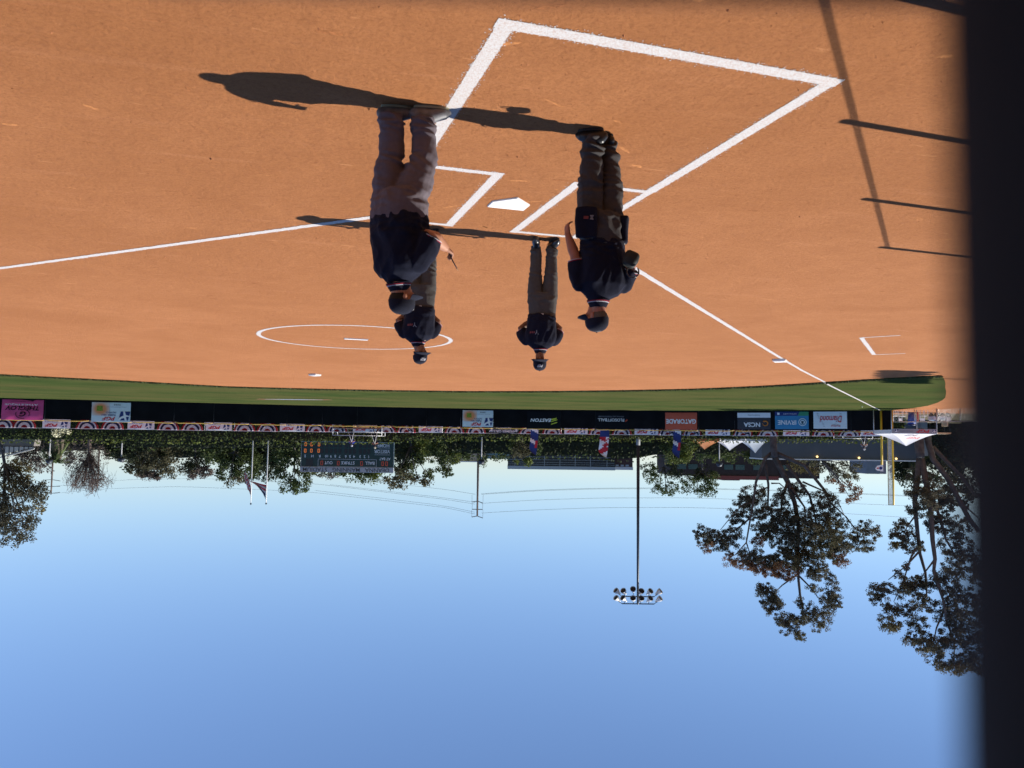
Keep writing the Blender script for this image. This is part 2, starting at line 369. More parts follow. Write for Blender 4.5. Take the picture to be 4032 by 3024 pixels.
def chalk(name, pts, w=.1, step=.022, jit=.005, lift=0.):
    pts = [Vector((p[0], p[1], 0)) for p in pts]; Lp = [(pts[i + 1] - pts[i]).length for i in range(len(pts) - 1)]
    CZ[0] += .00025; vs, tot = [], sum(Lp); n = max(2, int(tot / step)); jit_ = lambda s, k: jit * noise.noise(Vector((s * 22, k, CZ[0] * 2777))) * 1.0 + random.uniform(-.5, .5) * jit
    i, acc = 0, 0.
    for q in range(n + 1):
        s = tot * q / n
        while i < len(Lp) - 1 and s > acc + Lp[i]: acc += Lp[i]; i += 1
        t = (pts[i + 1] - pts[i]).normalized(); p = pts[i] + t * (s - acc); nrm = Vector((-t.y, t.x, 0))
        if len(pts) > 6:                                            # smooth curve
            pass
        for sd in (-1, 1):
            e = p + nrm * (sd * (w / 2 + jit_(s, sd))); z = gz(e.x, e.y) + CZ[0] + (lift(e) if callable(lift) else lift)
            vs.append((e.x, e.y, z))
    mb = MB().add(vs, [(2 * q, 2 * q + 2, 2 * q + 3, 2 * q + 1) for q in range(n)])
    for q in range(min(5200, int(tot * 170))):                      # loose chalk dust thrown out beside the line
        k = random.randrange(n); a, b = Vector(vs[2 * k]), Vector(vs[2 * k + 1]); o = (a - b).normalized(); e = random.expovariate(1 / .011); r = random.uniform(.002, .0055)
        c = (a + o * e) if random.random() < .5 else (b - o * e); c += (Vector(vs[2 * k + 2]) - a) * random.random(); an = random.uniform(0, 3); u, w_ = Vector((cos(an), sin(an), 0)) * r, Vector((-sin(an), cos(an), 0)) * r * .8
        mb.add([c - u - w_, c + u - w_, c + u + w_, c - u + w_], [(0, 1, 2, 3)])
    return kind(mb.build(name, CHALK))
h = .0508
xi, xo, yf, yr, yc = .368, 1.282, 1.435, -.699, -3.515
for s in (1, -1):
    chalk('batters_box_line', [(s * (xi + h), yr), (s * (xi + h), yf)]); chalk('batters_box_line', [(s * xi, yf - h), (s * xo, yf - h)], .075)
    chalk('batters_box_line', [(s * xi, yr + h), (s * xo, yr + h)], .085); chalk('batters_box_line', [(s * (xo - h), yr), (s * (xo - h), yf)], .09)
    chalk('catchers_box_line', [(s * (xo - h), yc), (s * (xo - h), yr + .03)], .115)
chalk('catchers_box_line', [(-xo - .02, yc + h), (xo + .02, yc + h)], .12)
onGrass = lambda e: .034 if math.hypot(e.x, e.y) > lerp(atan2(e.y, e.x), [q[0] for q in inn], [q[1] for q in inn]) - .1 else 0.
fe = fence_pt(3466); t3 = Vector((fe.x, fe.y, 0)).normalized()
h3 = .7071 * .05
chalk('foul_line', [(-1.35 + h3 * 0 - .02, 1.35 + .02), (-12.95 + .05, 12.95 + .05), (-22, 22.05), (fe.x, fe.y)], .1, .06, .010, onGrass)
chalk('foul_line', [(1.33, 1.33), (40, 40)], .1, .05, .010)
chalk('pitchers_circle', [(2.42 * cos(a), 13.1 + 2.42 * sin(a)) for a in [2 * pi * k / 120 for k in range(121)]], .1, .035, .016)
cA, cB, cC, cD = [g2(*q) for q in ((1861, 729), (1888, 766), (1945, 724), (1956, 763))]
chalk('coachs_box_line', [cA, cB], .1, .1, .01); chalk('coachs_box_line', [cA, cC], .07, .1, .008); chalk('coachs_box_line', [cB, cD], .07, .1, .008)

# plate, pitching rubber, bases
RUB = mat('white_rubber', (.72, .71, .69), .5, .03, 8, bump=.05)
def slab(name, poly, z0, hgt, bev, m, label, cat, rot=0, loc=(0, 0, 0)):
    me = MB().prism([(x, y, 0) for x, y in poly], (0, 0, hgt)).mesh(name, [m]); bm = bmesh.new(); bm.from_mesh(me)
    bmesh.ops.bevel(bm, geom=bm.edges[:], offset=bev, segments=2, affect='EDGES'); bmesh.ops.recalc_face_normals(bm, faces=bm.faces); bm.to_mesh(me); bm.free()
    o = link(name, me); o.location = (loc[0], loc[1], z0); o.rotation_euler.z = rot; return tag(o, label, cat)
slab('home_plate', [(-.216, .432), (-.216, .216), (0, 0), (.216, .216), (.216, .432)], -.01, .026, .006, RUB, 'white rubber home plate lying between the two chalked batter\'s boxes', 'home plate')
slab('pitchers_plate', [(-.305, 0), (.305, 0), (.305, .152), (-.305, .152)], -.01, .035, .006, RUB, 'thin white pitching rubber inside the chalk circle', 'pitching plate', 0, (0, 13.1))
sq = [(-.19, -.19), (.19, -.19), (.19, .19), (-.19, .19)]
slab('base', sq, gz(0, 25.9) - .005, .085, .02, RUB, 'white square base on bare dirt between pitcher\'s circle and outfield grass', 'base', radians(45), (0, 25.86))
slab('base', sq, gz(-12.66, 12.93) - .005, .085, .02, RUB, 'white square base touching the foul line near the coach\'s box', 'base', radians(45), (-12.70, 12.93))
# sponsor emblem painted on the outfield grass
a, b_ = g2(553, 861), g2(718, 862.5); c = (a + b_) / 2; ax = (b_ - a) * .5; ay = Vector((-ax.y, ax.x, 0)).normalized() * -.75
def oval(name, k, kx, m, dz):
    P = [c + ax * (kx * cos(q)) + ay * (k * sin(q)) for q in [2 * pi * i / 48 for i in range(48)]]
    return kind(MB().poly([(p.x, p.y, gz(p.x, p.y) + dz) for p in P]).build(name, m))
oval('painted_emblem', 1, 1, mat('brown_turf_paint', (.22, .075, .04), .9, .2, 2), .040); oval('painted_emblem', .72, .78, mat('pale_turf_paint', (.2, .23, .23), .9, .25, 1.5), .044); oval('painted_emblem', .3, .4, mat('blue_turf_paint', (.16, .24, .4), .9, .2, 1), .048)
o = MB().sph((0, 0, .05), .05).build('softball', mat('ball_yellow', (.7, .7, .4), .7, .05), smooth=True); p = g2(1862.5, 876); o.location = (p.x, p.y, gz(p.x, p.y) + .03); tag(o, 'small pale ball lying on outfield grass beside the foul line', 'ball')

# ------------------------------------------------------------------ outfield fence
SCREEN = mat('black_windscreen', (.009, .009, .0105), .95, .3, .8, bump=.15, bscale=25, spec=.08)
POSTG = mat('fence_post_grey', (.03, .03, .03), .6, .2, 3)
CAPY = mat('yellow_cap_tube', (.55, .36, .08), .45, .1, 3)
FH = 1.79
bounds = [-323, -157, 10, 180, 356, 524, 688, 844, 985, 1132, 1270, 1408, 1545, 1680, 1815, 1945, 2076, 2208, 2344, 2476, 2611, 2751, 2893, 3042, 3194, 3350, 3507]
fence = thing('outfield_fence', 'long black windscreen fence with yellow top tube behind the outfield grass', 'fence', fence_pt(2000))
inv = Matrix.Translation(-fence_pt(2000))
FP = [fence_pt(x) for x in bounds]
for i, p in enumerate(FP):
    MB().tube([p + Vector((0, 0, -.1)), p + Vector((0, 0, FH - .02))], .032, 8).build('post', POSTG, fence, True, inv)
    if i == len(FP) - 1: break
    q = FP[i + 1]; d = (q - p).normalized(); L = (q - p).length; nrm = d.cross(Z)
    if nrm.dot(CAM - p) < 0: nrm = -nrm
    mb = MB(); n, m = 14, 5; vs = []
    for a in range(n + 1):
        for b in range(m + 1):
            s = .004 + (L - .008) * a / n; zz = .0 + (FH - .1) * b / m
            w = .045 + .02 * sin(s * 2.3 + i * 1.7) + .03 * noise.noise(Vector((s * 1.3, zz * 1.2, i * 7.)))
            vs.append(p + d * s + nrm * w + Vector((0, 0, zz + (q.z - p.z) * s / L)))
    mb.add(vs, [(a * (m + 1) + b, (a + 1) * (m + 1) + b, (a + 1) * (m + 1) + b + 1, a * (m + 1) + b + 1) for a in range(n) for b in range(m)])
    mb.build('panel', SCREEN, fence, True, inv)
    mb = MB(); pts = []
    for a in range(9):
        s = .05 + (L - .1) * a / 8; pts.append(p + d * s + Vector((0, 0, FH + .012 * sin(a * 2.1 + i) - (.05 if a in (0, 8) and i % 3 == 0 else 0) + (q.z - p.z) * s / L)))
    mb.tube(pts, .04, 8).build('top_tube', CAPY, fence, True, inv)
def on_fence(x0, x1, y0, y1, off=.11):
    a, b = fence_pt(x1), fence_pt(x0)                           # x1 is picture-left when upright
    D = lerp((x0 + x1) / 2, FX, FD); za = at((x0 + x1) / 2, y0, D).z; zb = at((x0 + x1) / 2, y1, D).z
    ex = (b - a); w = ex.length; ex.normalize(); mid = (a + b) / 2; mid.z = (za + zb) / 2
    M = frame(mid, ex); M.translation += (M.to_3x3() @ Vector((0, 0, 1))) * off; return M, w, zb - za
def cloth(w, h, amp=.02, nx=14, ny=8, seed=0., z=0.):
    mb = MB(); vs = []
    for i in range(nx + 1):
        for j in range(ny + 1):
            x, y = (i / nx - .5) * w, (j / ny - .5) * h
            e = min(1, 8 * min(i / nx, 1 - i / nx, j / ny, 1 - j / ny) + .15)
            vs.append((x, y, z + amp * e * noise.noise(Vector((x * 1.6 + seed, y * 2.2, seed))) - (1 - e) * amp))
    return mb.add(vs, [(i * (ny + 1) + j, (i + 1) * (ny + 1) + j, (i + 1) * (ny + 1) + j + 1, i * (ny + 1) + j + 1) for i in range(nx) for j in range(ny)])
def banner(rect, col, label, cat='banner', amp=.03, seed=1.):
    M, w, h = on_fence(*rect); t = thing('fence_banner', label, cat, M); cloth(w, h, amp, seed=seed).build('sheet', col, t, True); return t, w, h
def polyp(parent, name, pts, m, z=.03): return MB().poly([(x, y, z) for x, y in pts]).build(name, m, parent)
def leap(parent, x, y, s, z=.03, box=NAVYV, fig=WHITE):
    # slanted blue block split by a white leaping figure
    k = .22 * s
    polyp(parent, 'emblem_block', [(x - .5 * s - .15 * s, y - .5 * s), (x + .35 * s, y - .5 * s), (x + .6 * s, y + .5 * s), (x - .4 * s, y + .5 * s)], box, z)
    P = [(-.78, .05), (-.2, -.1), (-.05, -.55), (.1, -.55), (.05, -.05), (.5, .2), (.62, .52), (.42, .5), (.25, .3), (.0, .22), (-.1, .5), (-.3, .5), (-.2, .1)]
    polyp(parent, 'emblem_figure', [(x + a * s, y + b * s) for a, b in P], fig, z + .004)
PINK = mat('pink_vinyl', (.62, .06, .22), .45, .15, 1.2)
t, w, h_ = banner((8, 174, 1574, 1654), PINK, 'hot pink sponsor banner with dark lettering at the end of the black fence', amp=.07, seed=3)
letter(t, 'THEGLOV', 0, -.14, .36, BLACK, w * .8, .075, .02, .25); letter(t, 'ATHLETIQUE', .05, -.44, .15, WHITE, w * .78, .075, .01); letter(t, 'www.theglov.com', 0, -.68, .1, BLACK, w * .55, .075)
letter(t, 'G', -.05, .34, .42, BLACK, .5, .075, .03, .3)
mb = MB()
for a0, a1, r in ((-.4, 1.9, .5), (2.7, 4.4, .52)): mb.tube([(-.05 + r * cos(a0 + (a1 - a0) * k / 10), .34 + r * .75 * sin(a0 + (a1 - a0) * k / 10), .07) for k in range(11)], .025, 5)
mb.build('emblem_ring', BLACK, t)
def blur_orange(name='orange_fade'):
    m = mat(name, (.75, .33, .16), .6); nt = m.node_tree; b = nt.nodes['Principled BSDF']; tc = nt.nodes.new('ShaderNodeTexCoord'); g = nt.nodes.new('ShaderNodeTexGradient'); g.gradient_type = 'QUADRATIC_SPHERE'
    mp = nt.nodes.new('ShaderNodeMapping'); mp.inputs['Scale'].default_value = (.75, .85, .0); nt.links.new(tc.outputs['Object'], mp.inputs[0]); nt.links.new(mp.outputs[0], g.inputs[0])
    mr = nt.nodes.new('ShaderNodeMapRange'); mr.inputs[1].default_value = 0; mr.inputs[2].default_value = .5; nt.links.new(g.outputs['Fac'], mr.inputs[0])
    x = nt.nodes.new('ShaderNodeMix'); x.data_type = 'RGBA'; x.inputs[6].default_value = (.68, .76, .78, 1); x.inputs[7].default_value = (.72, .27, .1, 1); nt.links.new(mr.outputs[0], x.inputs[0]); nt.links.new(x.outputs[2], b.inputs['Base Color']); return m
ORF = blur_orange(); PALE = mat('pale_blue_vinyl', (.66, .75, .78), .5, .05, 2); GREEN = mat('green_print', (.2, .28, .02), .6, .4, 6)
def pgf_big(rect, label, seed):
    t, w, h = banner(rect, PALE, label, seed=seed)
    M = Matrix.Translation((w * .27, -h * .16, .028)); link('orange_corner', MB().poly([(-w * .23, -h * .32, 0), (w * .22, -h * .32, 0), (w * .22, h * .34, 0), (-w * .23, h * .34, 0)]).mesh('orange_corner', [ORF]), t, M)
    polyp(t, 'green_patch', [(w * .22, -h * .32), (w * .36, -h * .32), (w * .37, -h * .06), (w * .21, -h * .06)], GREEN, .034)
    leap(t, -w * .34, h * .18, h * .46, .034)
    letter(t, 'PGF', w * .06, h * .33, h * .2, REDV, w * .34, .036, .03, .25); letter(t, 'PREMIER GIRLS', w * .06, h * .14, h * .09, NAVYV, w * .36, .036, .01); letter(t, 'FASTPITCH', w * .0, h * .01, h * .09, NAVYV, w * .26, .036, .01)
    letter(t, 'www.premiergirlsfastpitch.com', -w * .14, -h * .27, h * .06, GREYV, w * .5, .036); 
    for k in range(4): polyp(t, 'icon', [(-w * .22 + k * w * .045 + a * w * .014, -h * .38 + b * h * .03) for a, b in ((-1, -1), (1, -1), (1, 1), (-1, 1))], GREYV, .036)
pgf_big((364, 517, 1585, 1662), 'pale PGF banner with orange corner hung next to the pink banner\'s panel', 5)
pgf_big((1822, 1942, 1616, 1681), 'pale PGF banner with orange corner in the middle of the black fence', 9)
t, w, h_ = banner((2076, 2208, 1620, 1688), BLACK, 'black EASTON banner with yellow-green arrow emblem', amp=.01, seed=2)
letter(t, 'EASTON', .28, .02, .3, WHITE, w * .62, .03, .03, .2); LIME = mat('lime_print', (.55, .62, .05), .6)
for y0 in (.26, .02): polyp(t, 'arrow', [(-1.22, y0 - .1), (-.66, y0 + .12 - .04), (-.66, y0 + .2 - .04), (-1.22, y0 - .02)], LIME)
polyp(t, 'arrow', [(-1.22, -.22), (-.66, -.1), (-.66, 0), (-1.05, -.05)], LIME)
t, w, h_ = banner((2344, 2476, 1622, 1690), BLACK, 'black FLOSOFTBALL banner with small white lettering', amp=.01, seed=4)
letter(t, 'FLOSOFTBALL', .1, -.05, .27, WHITE, w * .78, .03, .01); letter(t, 'OFFICIAL LIVE STREAM PARTNER', .1, -.36, .13, GREYV, w * .76, .03); polyp(t, 'flash', [(-1.38, .0), (-1.18, .12), (-1.22, -.02), (-1.36, -.14)], mat('flash_red', (.5, .06, .02), .6))
t, w, h_ = banner((2620, 2745, 1625, 1692), mat('orange_vinyl', (.52, .085, .04), .55, .08, 2), 'orange-red GATORADE banner with white block lettering', amp=.02, seed=6)
letter(t, 'GATORADE', 0, .02, .42, WHITE, w * .94, .03, .03)
t, w, h_ = banner((2904, 3034, 1625, 1691), mat('slate_vinyl', (.03, .032, .045), .55), 'dark NCSA banner with white strip and orange swirl', amp=.015, seed=7)
polyp(t, 'white_strip', [(-w * .5, -h_ * .49), (w * .5, -h_ * .49), (w * .5, -h_ * .2), (-w * .5, -h_ * .2)], WHITE, .03); letter(t, 'NCSA', w * .06, h_ * .22, h_ * .27, WHITE, w * .5, .034, .03); letter(t, 'fastpitch recruiting', 0, -h_ * .35, h_ * .12, GREYV, w * .36, .036)
letter(t, 'next college student athlete', w * .05, h_ * .01, h_ * .05, GREYV, w * .5, .034)
mb = MB(); mb.tube([(-w * .34 + .22 * cos(q), h_ * .14 + .2 * sin(q), .034) for q in [k * .55 for k in range(11)]], [.02 + .006 * k for k in range(11)], 5); mb.build('swirl', mat('swirl_orange', (.62, .2, .02), .6), t)
t, w, h_ = banner((3052, 3184, 1621, 1690), mat('blue_vinyl', (.03, .22, .42), .55, .08, 2), 'blue IRVINE city banner with round seal', amp=.015, seed=8)
polyp(t, 'navy_strip', [(-w * .5, -h_ * .49), (w * .5, -h_ * .49), (w * .5, -h_ * .26), (-w * .5, -h_ * .26)], NAVYV, .03); polyp(t, 'green_wedge', [(-w * .5, -h_ * .49), (-w * .24, -h_ * .49), (-w * .18, -h_ * .26), (-w * .5, -h_ * .26)], mat('wedge_green', (.03, .25, .12), .6), .034)
letter(t, 'IRVINE', w * .14, h_ * .12, h_ * .26, WHITE, w * .55, .034, .02); letter(t, 'cityofirvine.org/softball', w * .05, -h_ * .37, h_ * .08, WHITE, w * .4, .038); polyp(t, 'icon', [(w * .36, -h_ * .44), (w * .43, -h_ * .44), (w * .43, -h_ * .32), (w * .36, -h_ * .32)], WHITE, .038)
def disc(parent, name, x, y, r, m, z): return polyp(parent, name, [(x + r * cos(2 * pi * k / 24), y + r * sin(2 * pi * k / 24)) for k in range(24)], m, z)
disc(t, 'seal', -w * .32, h_ * .1, .33, PALE, .034); disc(t, 'seal', -w * .32, h_ * .1, .27, mat('seal_blue', (.03, .16, .24), .6), .037); disc(t, 'seal', -w * .32, h_ * .1, .19, PALE, .04); polyp(t, 'seal_tree', [(-w * .36, h_ * .03), (-w * .28, h_ * .03), (-w * .29, h_ * .2), (-w * .35, h_ * .2)], mat('seal_ink', (.02, .07, .1), .6), .043)
t, w, h_ = banner((3203, 3335, 1621, 1688), PALE, 'pale Diamond banner with red script and ball stitching', amp=.015, seed=10)
letter(t, 'Diamond', -.05, -h_ * .06, h_ * .38, REDV, w * .66, .034, .012, .2)
for sgn, cx in ((1, -w * .22), (-1, w * .28)):
    mb = MB()
    for k in range(9): q = -.9 + k * .22; x, y = cx + sgn * .25 * sin(q * 1.6), q * h_ * .42; mb.bar((x - .07, y + .03, .034), (x + .07, y - .02, .034), .025, .004)
    mb.build('stitching', GREYV, t)
for y0 in (.32, .38): mb = MB().tube([(-w * .3 + k * .12, h_ * (y0 - .02 * (k % 3)), .034) for k in range(7)], .016, 4); mb.build('swash', REDV, t)

# ------------------------------------------------------------------ rail with banners and bunting behind the fence
RD = lambda x: lerp(x, FX, FD) + 5.5
YR = ([0, 600, 1150, 1700, 2350, 2950, 3400], [1682.5, 1691.5, 1699, 1703, 1710, 1715.5, 1717])
def rail_pt(x, dy=0.): return at(x, lerp(x, *YR) + dy, RD(x))
rail = thing('rail_fence', 'thin grey rail on posts behind the outfield fence, carrying banners and bunting', 'railing', rail_pt(2000))
inv = Matrix.Translation(-rail_pt(2000))
mb = MB(); mb.tube([rail_pt(x) for x in range(-200, 3500, 50)], .022, 6); mb.build('top_rail', STEEL, rail, True, inv)
for x in range(-130, 3480, 117):
    p = rail_pt(x); MB().tube([(p.x, p.y, -.5), p], .025, 6).build('post', STEEL, rail, True, inv)
ORD = 'first second third fourth fifth sixth seventh eighth ninth tenth eleventh twelfth thirteenth fourteenth fifteenth sixteenth seventeenth eighteenth nineteenth twentieth twenty-first twenty-second twenty-third twenty-fourth twenty-fifth twenty-sixth twenty-seventh'.split()
def rail_frame(x):
    a, b = rail_pt(x + 30), rail_pt(x - 30); M = frame(rail_pt(x), b - a); M.translation += (M.to_3x3() @ Vector((0, 0, 1))) * .06; return M
PW, PH = 2.28, .92
proto = None
for i, x in enumerate([222, 555, 862, 1151, 1437, 1695, 2268, 2545, 2826, 3135, 3444]):
    lab = 'white PGF rail banner, %s counting from the pink banner\'s end' % ORD[i]; M = rail_frame(x)
    if proto is None:
        t = proto = thing('rail_banner', lab, 'banner', M, 'white PGF banners on the rail')
        cloth(PW, PH, .035, seed=13).build('sheet', WHITE, t, True, Matrix.Translation((0, -PH / 2, 0)))
        leap(t, -.62, -.32, .5, .03); letter(t, 'PGF', .42, -.26, .3, REDV, 1.05, .034, .035, .25); letter(t, 'PREMIER GIRLS FASTPITCH', .4, -.56, .1, NAVYV, 1.1, .034)
    else: copy_tree(proto, M, lab)
BR, BW, BB = mat('bunting_red', (.36, .02, .03), .8, .1, 4), mat('bunting_white', (.72, .72, .74), .8, .05, 4), mat('bunting_navy', (.018, .026, .09), .8, .1, 4)
def bunting_mesh(seed, droop=0.):
    mb = MB(); R = [0, .26, .5, .68, .8, .95]; mi = [0, 1, 2, 1, 0]; n = 48; vs = []
    for j, r in enumerate(R):
        for k in range(n + 1):
            a = pi * k / n; fold = (.02 + .05 * r) * (1 if k % 2 else -1) * (.4 + .6 * r)
            x = -r * cos(a); y = -r * sin(a) * .98; dr = droop * noise.noise(Vector((x * 2 + seed, y * 2, seed)))
            vs.append((x * (1 - abs(dr) * .35), y * (1 - abs(dr)) + .1 * dr * droop, fold + .06 * noise.noise(Vector((x * 2, y * 2, seed))) + dr * .2))
    for j in range(len(R) - 1):
        mb.k = mi[j]; mb.add([], []); 
        for k in range(n):
            a, b = j * (n + 1) + k, (j + 1) * (n + 1) + k; mb.f.append((a, a + 1, b + 1, b)); mb.m.append(mi[j])
    mb.v = [tuple(v) for v in vs]; mb.k = 1; mb.box((0, .012, 0), (1.94, .05, .03)); return mb.mesh('bunting_fan', [BR, BW, BB])
meshes = [bunting_mesh(1), bunting_mesh(5.3, .3), bunting_mesh(9.1, 1.0), bunting_mesh(3.7, .15)]
bx = [(10, 0), (96, 0), (343, 3), (443, 0), (662, 0), (756, 3), (963, 0), (1052, 3), (1245, 0), (1326, 0), (1520, 1), (1600, 2), (1789, 3), (1874, 0), (2081, 1), (2174, 0), (2357, 0), (2448, 3), (2629, 2), (2726, 2), (2926, 2), (3023, 1), (3242, 0), (3344, 1)]
for i, (x, k) in enumerate(bx):
    o = link('bunting_fan', meshes[k], None, rail_frame(x)); st = ('pleated', 'slightly rumpled', 'crumpled, half-folded', 'pleated')[k]
    tag(o, '%s red, white and blue bunting fan, %s counting from the pink banner\'s end' % (st, ORD[i]), 'bunting', 'bunting fans on the rail')
t = thing('rail_banner', 'black rail banner with white PREMIER GIRLS FASTPITCH lettering', 'banner', rail_frame(1983)); cloth(2.95, .95, .03, seed=21).build('sheet', mat('charcoal_vinyl', (.03, .03, .036), .6), t, True, Matrix.Translation((0, -.45, 0)))
letter(t, 'PREMIER GIRLS', 0, -.2, .24, WHITE, 2.0, .035, .02); letter(t, 'FASTPITCH', 0, -.52, .24, WHITE, 1.45, .035, .02)
for s in (-1, 1): leap(t, s * 1.22, -.3, .34, .03, GREYV, WHITE)

# feather flags
def feather(x0, x1, y0, y1, D, cols, label):
    mid = at((x0 + x1) / 2, y0, D); k = D / F; H = (y1 - y0) * k; W = (x1 - x0) * k * .78; p = Vector((mid.x, mid.y, 0))
    M = frame(Vector((mid.x, mid.y, mid.z))); t = thing('feather_flag', label, 'flag', M)
    n = 22; L, Rr = [], []
    for i in range(n + 1):
        s = i / n; y = H * s; xl = -W * .5 + W * .3 * s ** 2; top = max(0, (s - .72) / .28); xr = xl + W * (1 - top ** 2 * .95)
        L.append((xl, y)); Rr.append((xr, y))
    mb = MB(); m = 6; vs = []
    for i in range(n + 1):
        for j in range(m + 1):
            u = j / m; x = L[i][0] + (Rr[i][0] - L[i][0]) * u; vs.append((x, L[i][1], .09 * u * sin(i * .55 + u * 2)))
    mb.v = vs
    for i in range(n):
        for j in range(m):
            a = i * (m + 1) + j; mb.f.append((a, a + m + 1, a + m + 2, a + 1)); mb.m.append(cols(i / n, (j + .5) / m))
    mb.build('sail', [NAVYV, WHITE, REDV], t, True)
    pole = [(L[i][0] - .02, L[i][1], 0) for i in range(n + 1)]; MB().tube([(L[0][0] - .02, -2.2, 0)] + pole, .018, 6).build('pole', DSTEEL, t, True)
    return t, W, H
def cb(s, u):
    if s > .8: return 0
    v = sin(u * 3 + s * 13) + .5 * sin(s * 29 + u * 2)
    if .45 < s < .72 and u < .35: return 2
    return 1 if v > .45 else 0
cw = lambda s, u: (0 if s < .24 else (2 if noise.noise(Vector((u * 1.6, s * 7, 4.2))) > .02 else 1)) if s < .82 else 1
t, W, H = feather(2086, 2124, 1688, 1792, 79.5, cb, 'tall blue feather flag beside the black PREMIER GIRLS FASTPITCH banner')
t, W, H = feather(2358, 2404, 1690, 1801, 79.3, cw, 'tall red and white feather flag behind the FLOSOFTBALL banner')
t, W, H = feather(2648, 2686, 1692, 1804, 78.7, cb, 'tall blue feather flag behind the orange GATORADE banner')

# ------------------------------------------------------------------ foliage
def leaf_mat(name, a, b, c=None, isl=.45, sc=.35, tr=.25): return mat(name, a, .75, col2=b, scale=sc, island=isl, trans=tr, spec=.25)
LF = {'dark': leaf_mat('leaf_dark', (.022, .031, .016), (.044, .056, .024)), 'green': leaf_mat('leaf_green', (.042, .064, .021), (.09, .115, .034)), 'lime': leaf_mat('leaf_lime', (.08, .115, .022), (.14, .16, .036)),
      'euc': leaf_mat('leaf_eucalyptus', (.06, .063, .045), (.125, .115, .077), sc=.5, tr=.36), 'brown': leaf_mat('leaf_rust', (.15, .088, .056), (.22, .125, .075), tr=.36), 'ochre': leaf_mat('leaf_ochre', (.1, .086, .032), (.17, .135, .05)), 'olive': leaf_mat('leaf_olive', (.07, .072, .04), (.125, .11, .06), tr=.32), 'mauve': leaf_mat('leaf_mauve', (.095, .076, .066), (.14, .11, .09))}
BARK = mat('bark_grey', (.075, .067, .062), .9, .35, 2.5, bump=.6, bscale=14); BARKD = mat('bark_dark', (.03, .025, .022), .9, .3, 3, bump=.5, bscale=14); TWIG = mat('bare_twig', (.13, .095, .08), .9, .2, 3)
def rvec():
    while True:
        v = Vector((random.uniform(-1, 1), random.uniform(-1, 1), random.uniform(-1, 1)))
        if .05 < v.length < 1: return v.normalized()
def puff(mb, c, rx, rz, ry, leaf, dens, up=.2):
    """leaves through an ellipsoid, in sub-clumps so that sky shows between them"""
    area = pi * rx * rz; n = int(dens * 5.2 * area / (leaf * leaf * .5)); nc = max(6, int(area / (leaf * leaf * 3.2)))
    cl = []
    for _ in range(nc):
        v = rvec() * (random.random() ** .42) * 1.17; cl.append((c + EX * (v.x * rx) - EZ * (v.y * ry) + Z * (v.z * rz), random.uniform(.6, 1.35)))
    for i in range(n):
        q, s = cl[i % nc]; v = rvec() * (random.random() ** .5) * leaf * 2.1 * s; p = q + Vector((v.x, v.y, v.z * .8))
        d = (rvec() + Z * -up).normalized(); nr = rvec(); L = leaf * random.uniform(.65, 1.3)
        leaf_mesh(mb, p, d, nr, L, L * random.uniform(.4, .7))
def limb(mb, pts, r0, r1, n=7, wob=.0):
    m = len(pts); mb.tube(pts, [r0 + (r1 - r0) * (i / (m - 1)) ** .8 for i in range(m)], n)
GND = -.5
def tree(label, D, base, crowns, leafm='green', leaf=.3, dens=1.7, cat='tree', name='tree', tr=.22, limbs=None, lean=0., bark=BARK, group=None, dmul=.55):
    """crowns: (x, y, rx, ry, material) in photo pixels at depth D"""
    b = at(base, 1735, D); b.z = GND; k = D / F
    t = thing(name, label, cat, b, group); inv = Matrix.Translation(-b)
    cs = []
    for q in crowns:
        mt = q[4] if len(q) > 4 else leafm; dd = D + random.uniform(-1, 1) * 1.8; cs.append((at(q[0], q[1], dd), q[2] * k, q[3] * k, mt))
    mb = MB()
    if limbs:
        for li, L in enumerate(limbs):
            pts = [at(x, y, D + .25 * i * (1 if li % 2 else -1)) for i, (x, y) in enumerate(L[2:])]
            limb(mb, pts, L[0], L[1])
    else:
        top = max(c[0].z for c in cs); low = min(c[0].z - c[2] * .4 for c in cs); cen = sum((c[0] for c in cs), Vector()) / len(cs)
        f = Vector((b.x * .6 + cen.x * .4, b.y * .6 + cen.y * .4, max(low, b.z + (top - b.z) * .35))); limb(mb, [b, b * .5 + f * .5 + Vector((.1, 0, 0)), f], tr, tr * .75)
        for c in cs: mid = f * .5 + c[0] * .5 + rvec() * .25; limb(mb, [f, mid, c[0]], tr * .5, .03, 6)
    mb.build('trunk', bark, t, True, inv)
    for mt in sorted({c[3] for c in cs}):
        mb = MB()
        for c in cs:
            if c[3] == mt: puff(mb, c[0], c[1], c[2], min(c[1], c[2]) * .9 + .3, leaf, dens)
        mb.build('crown', LF[mt], t, False, inv)
    return t

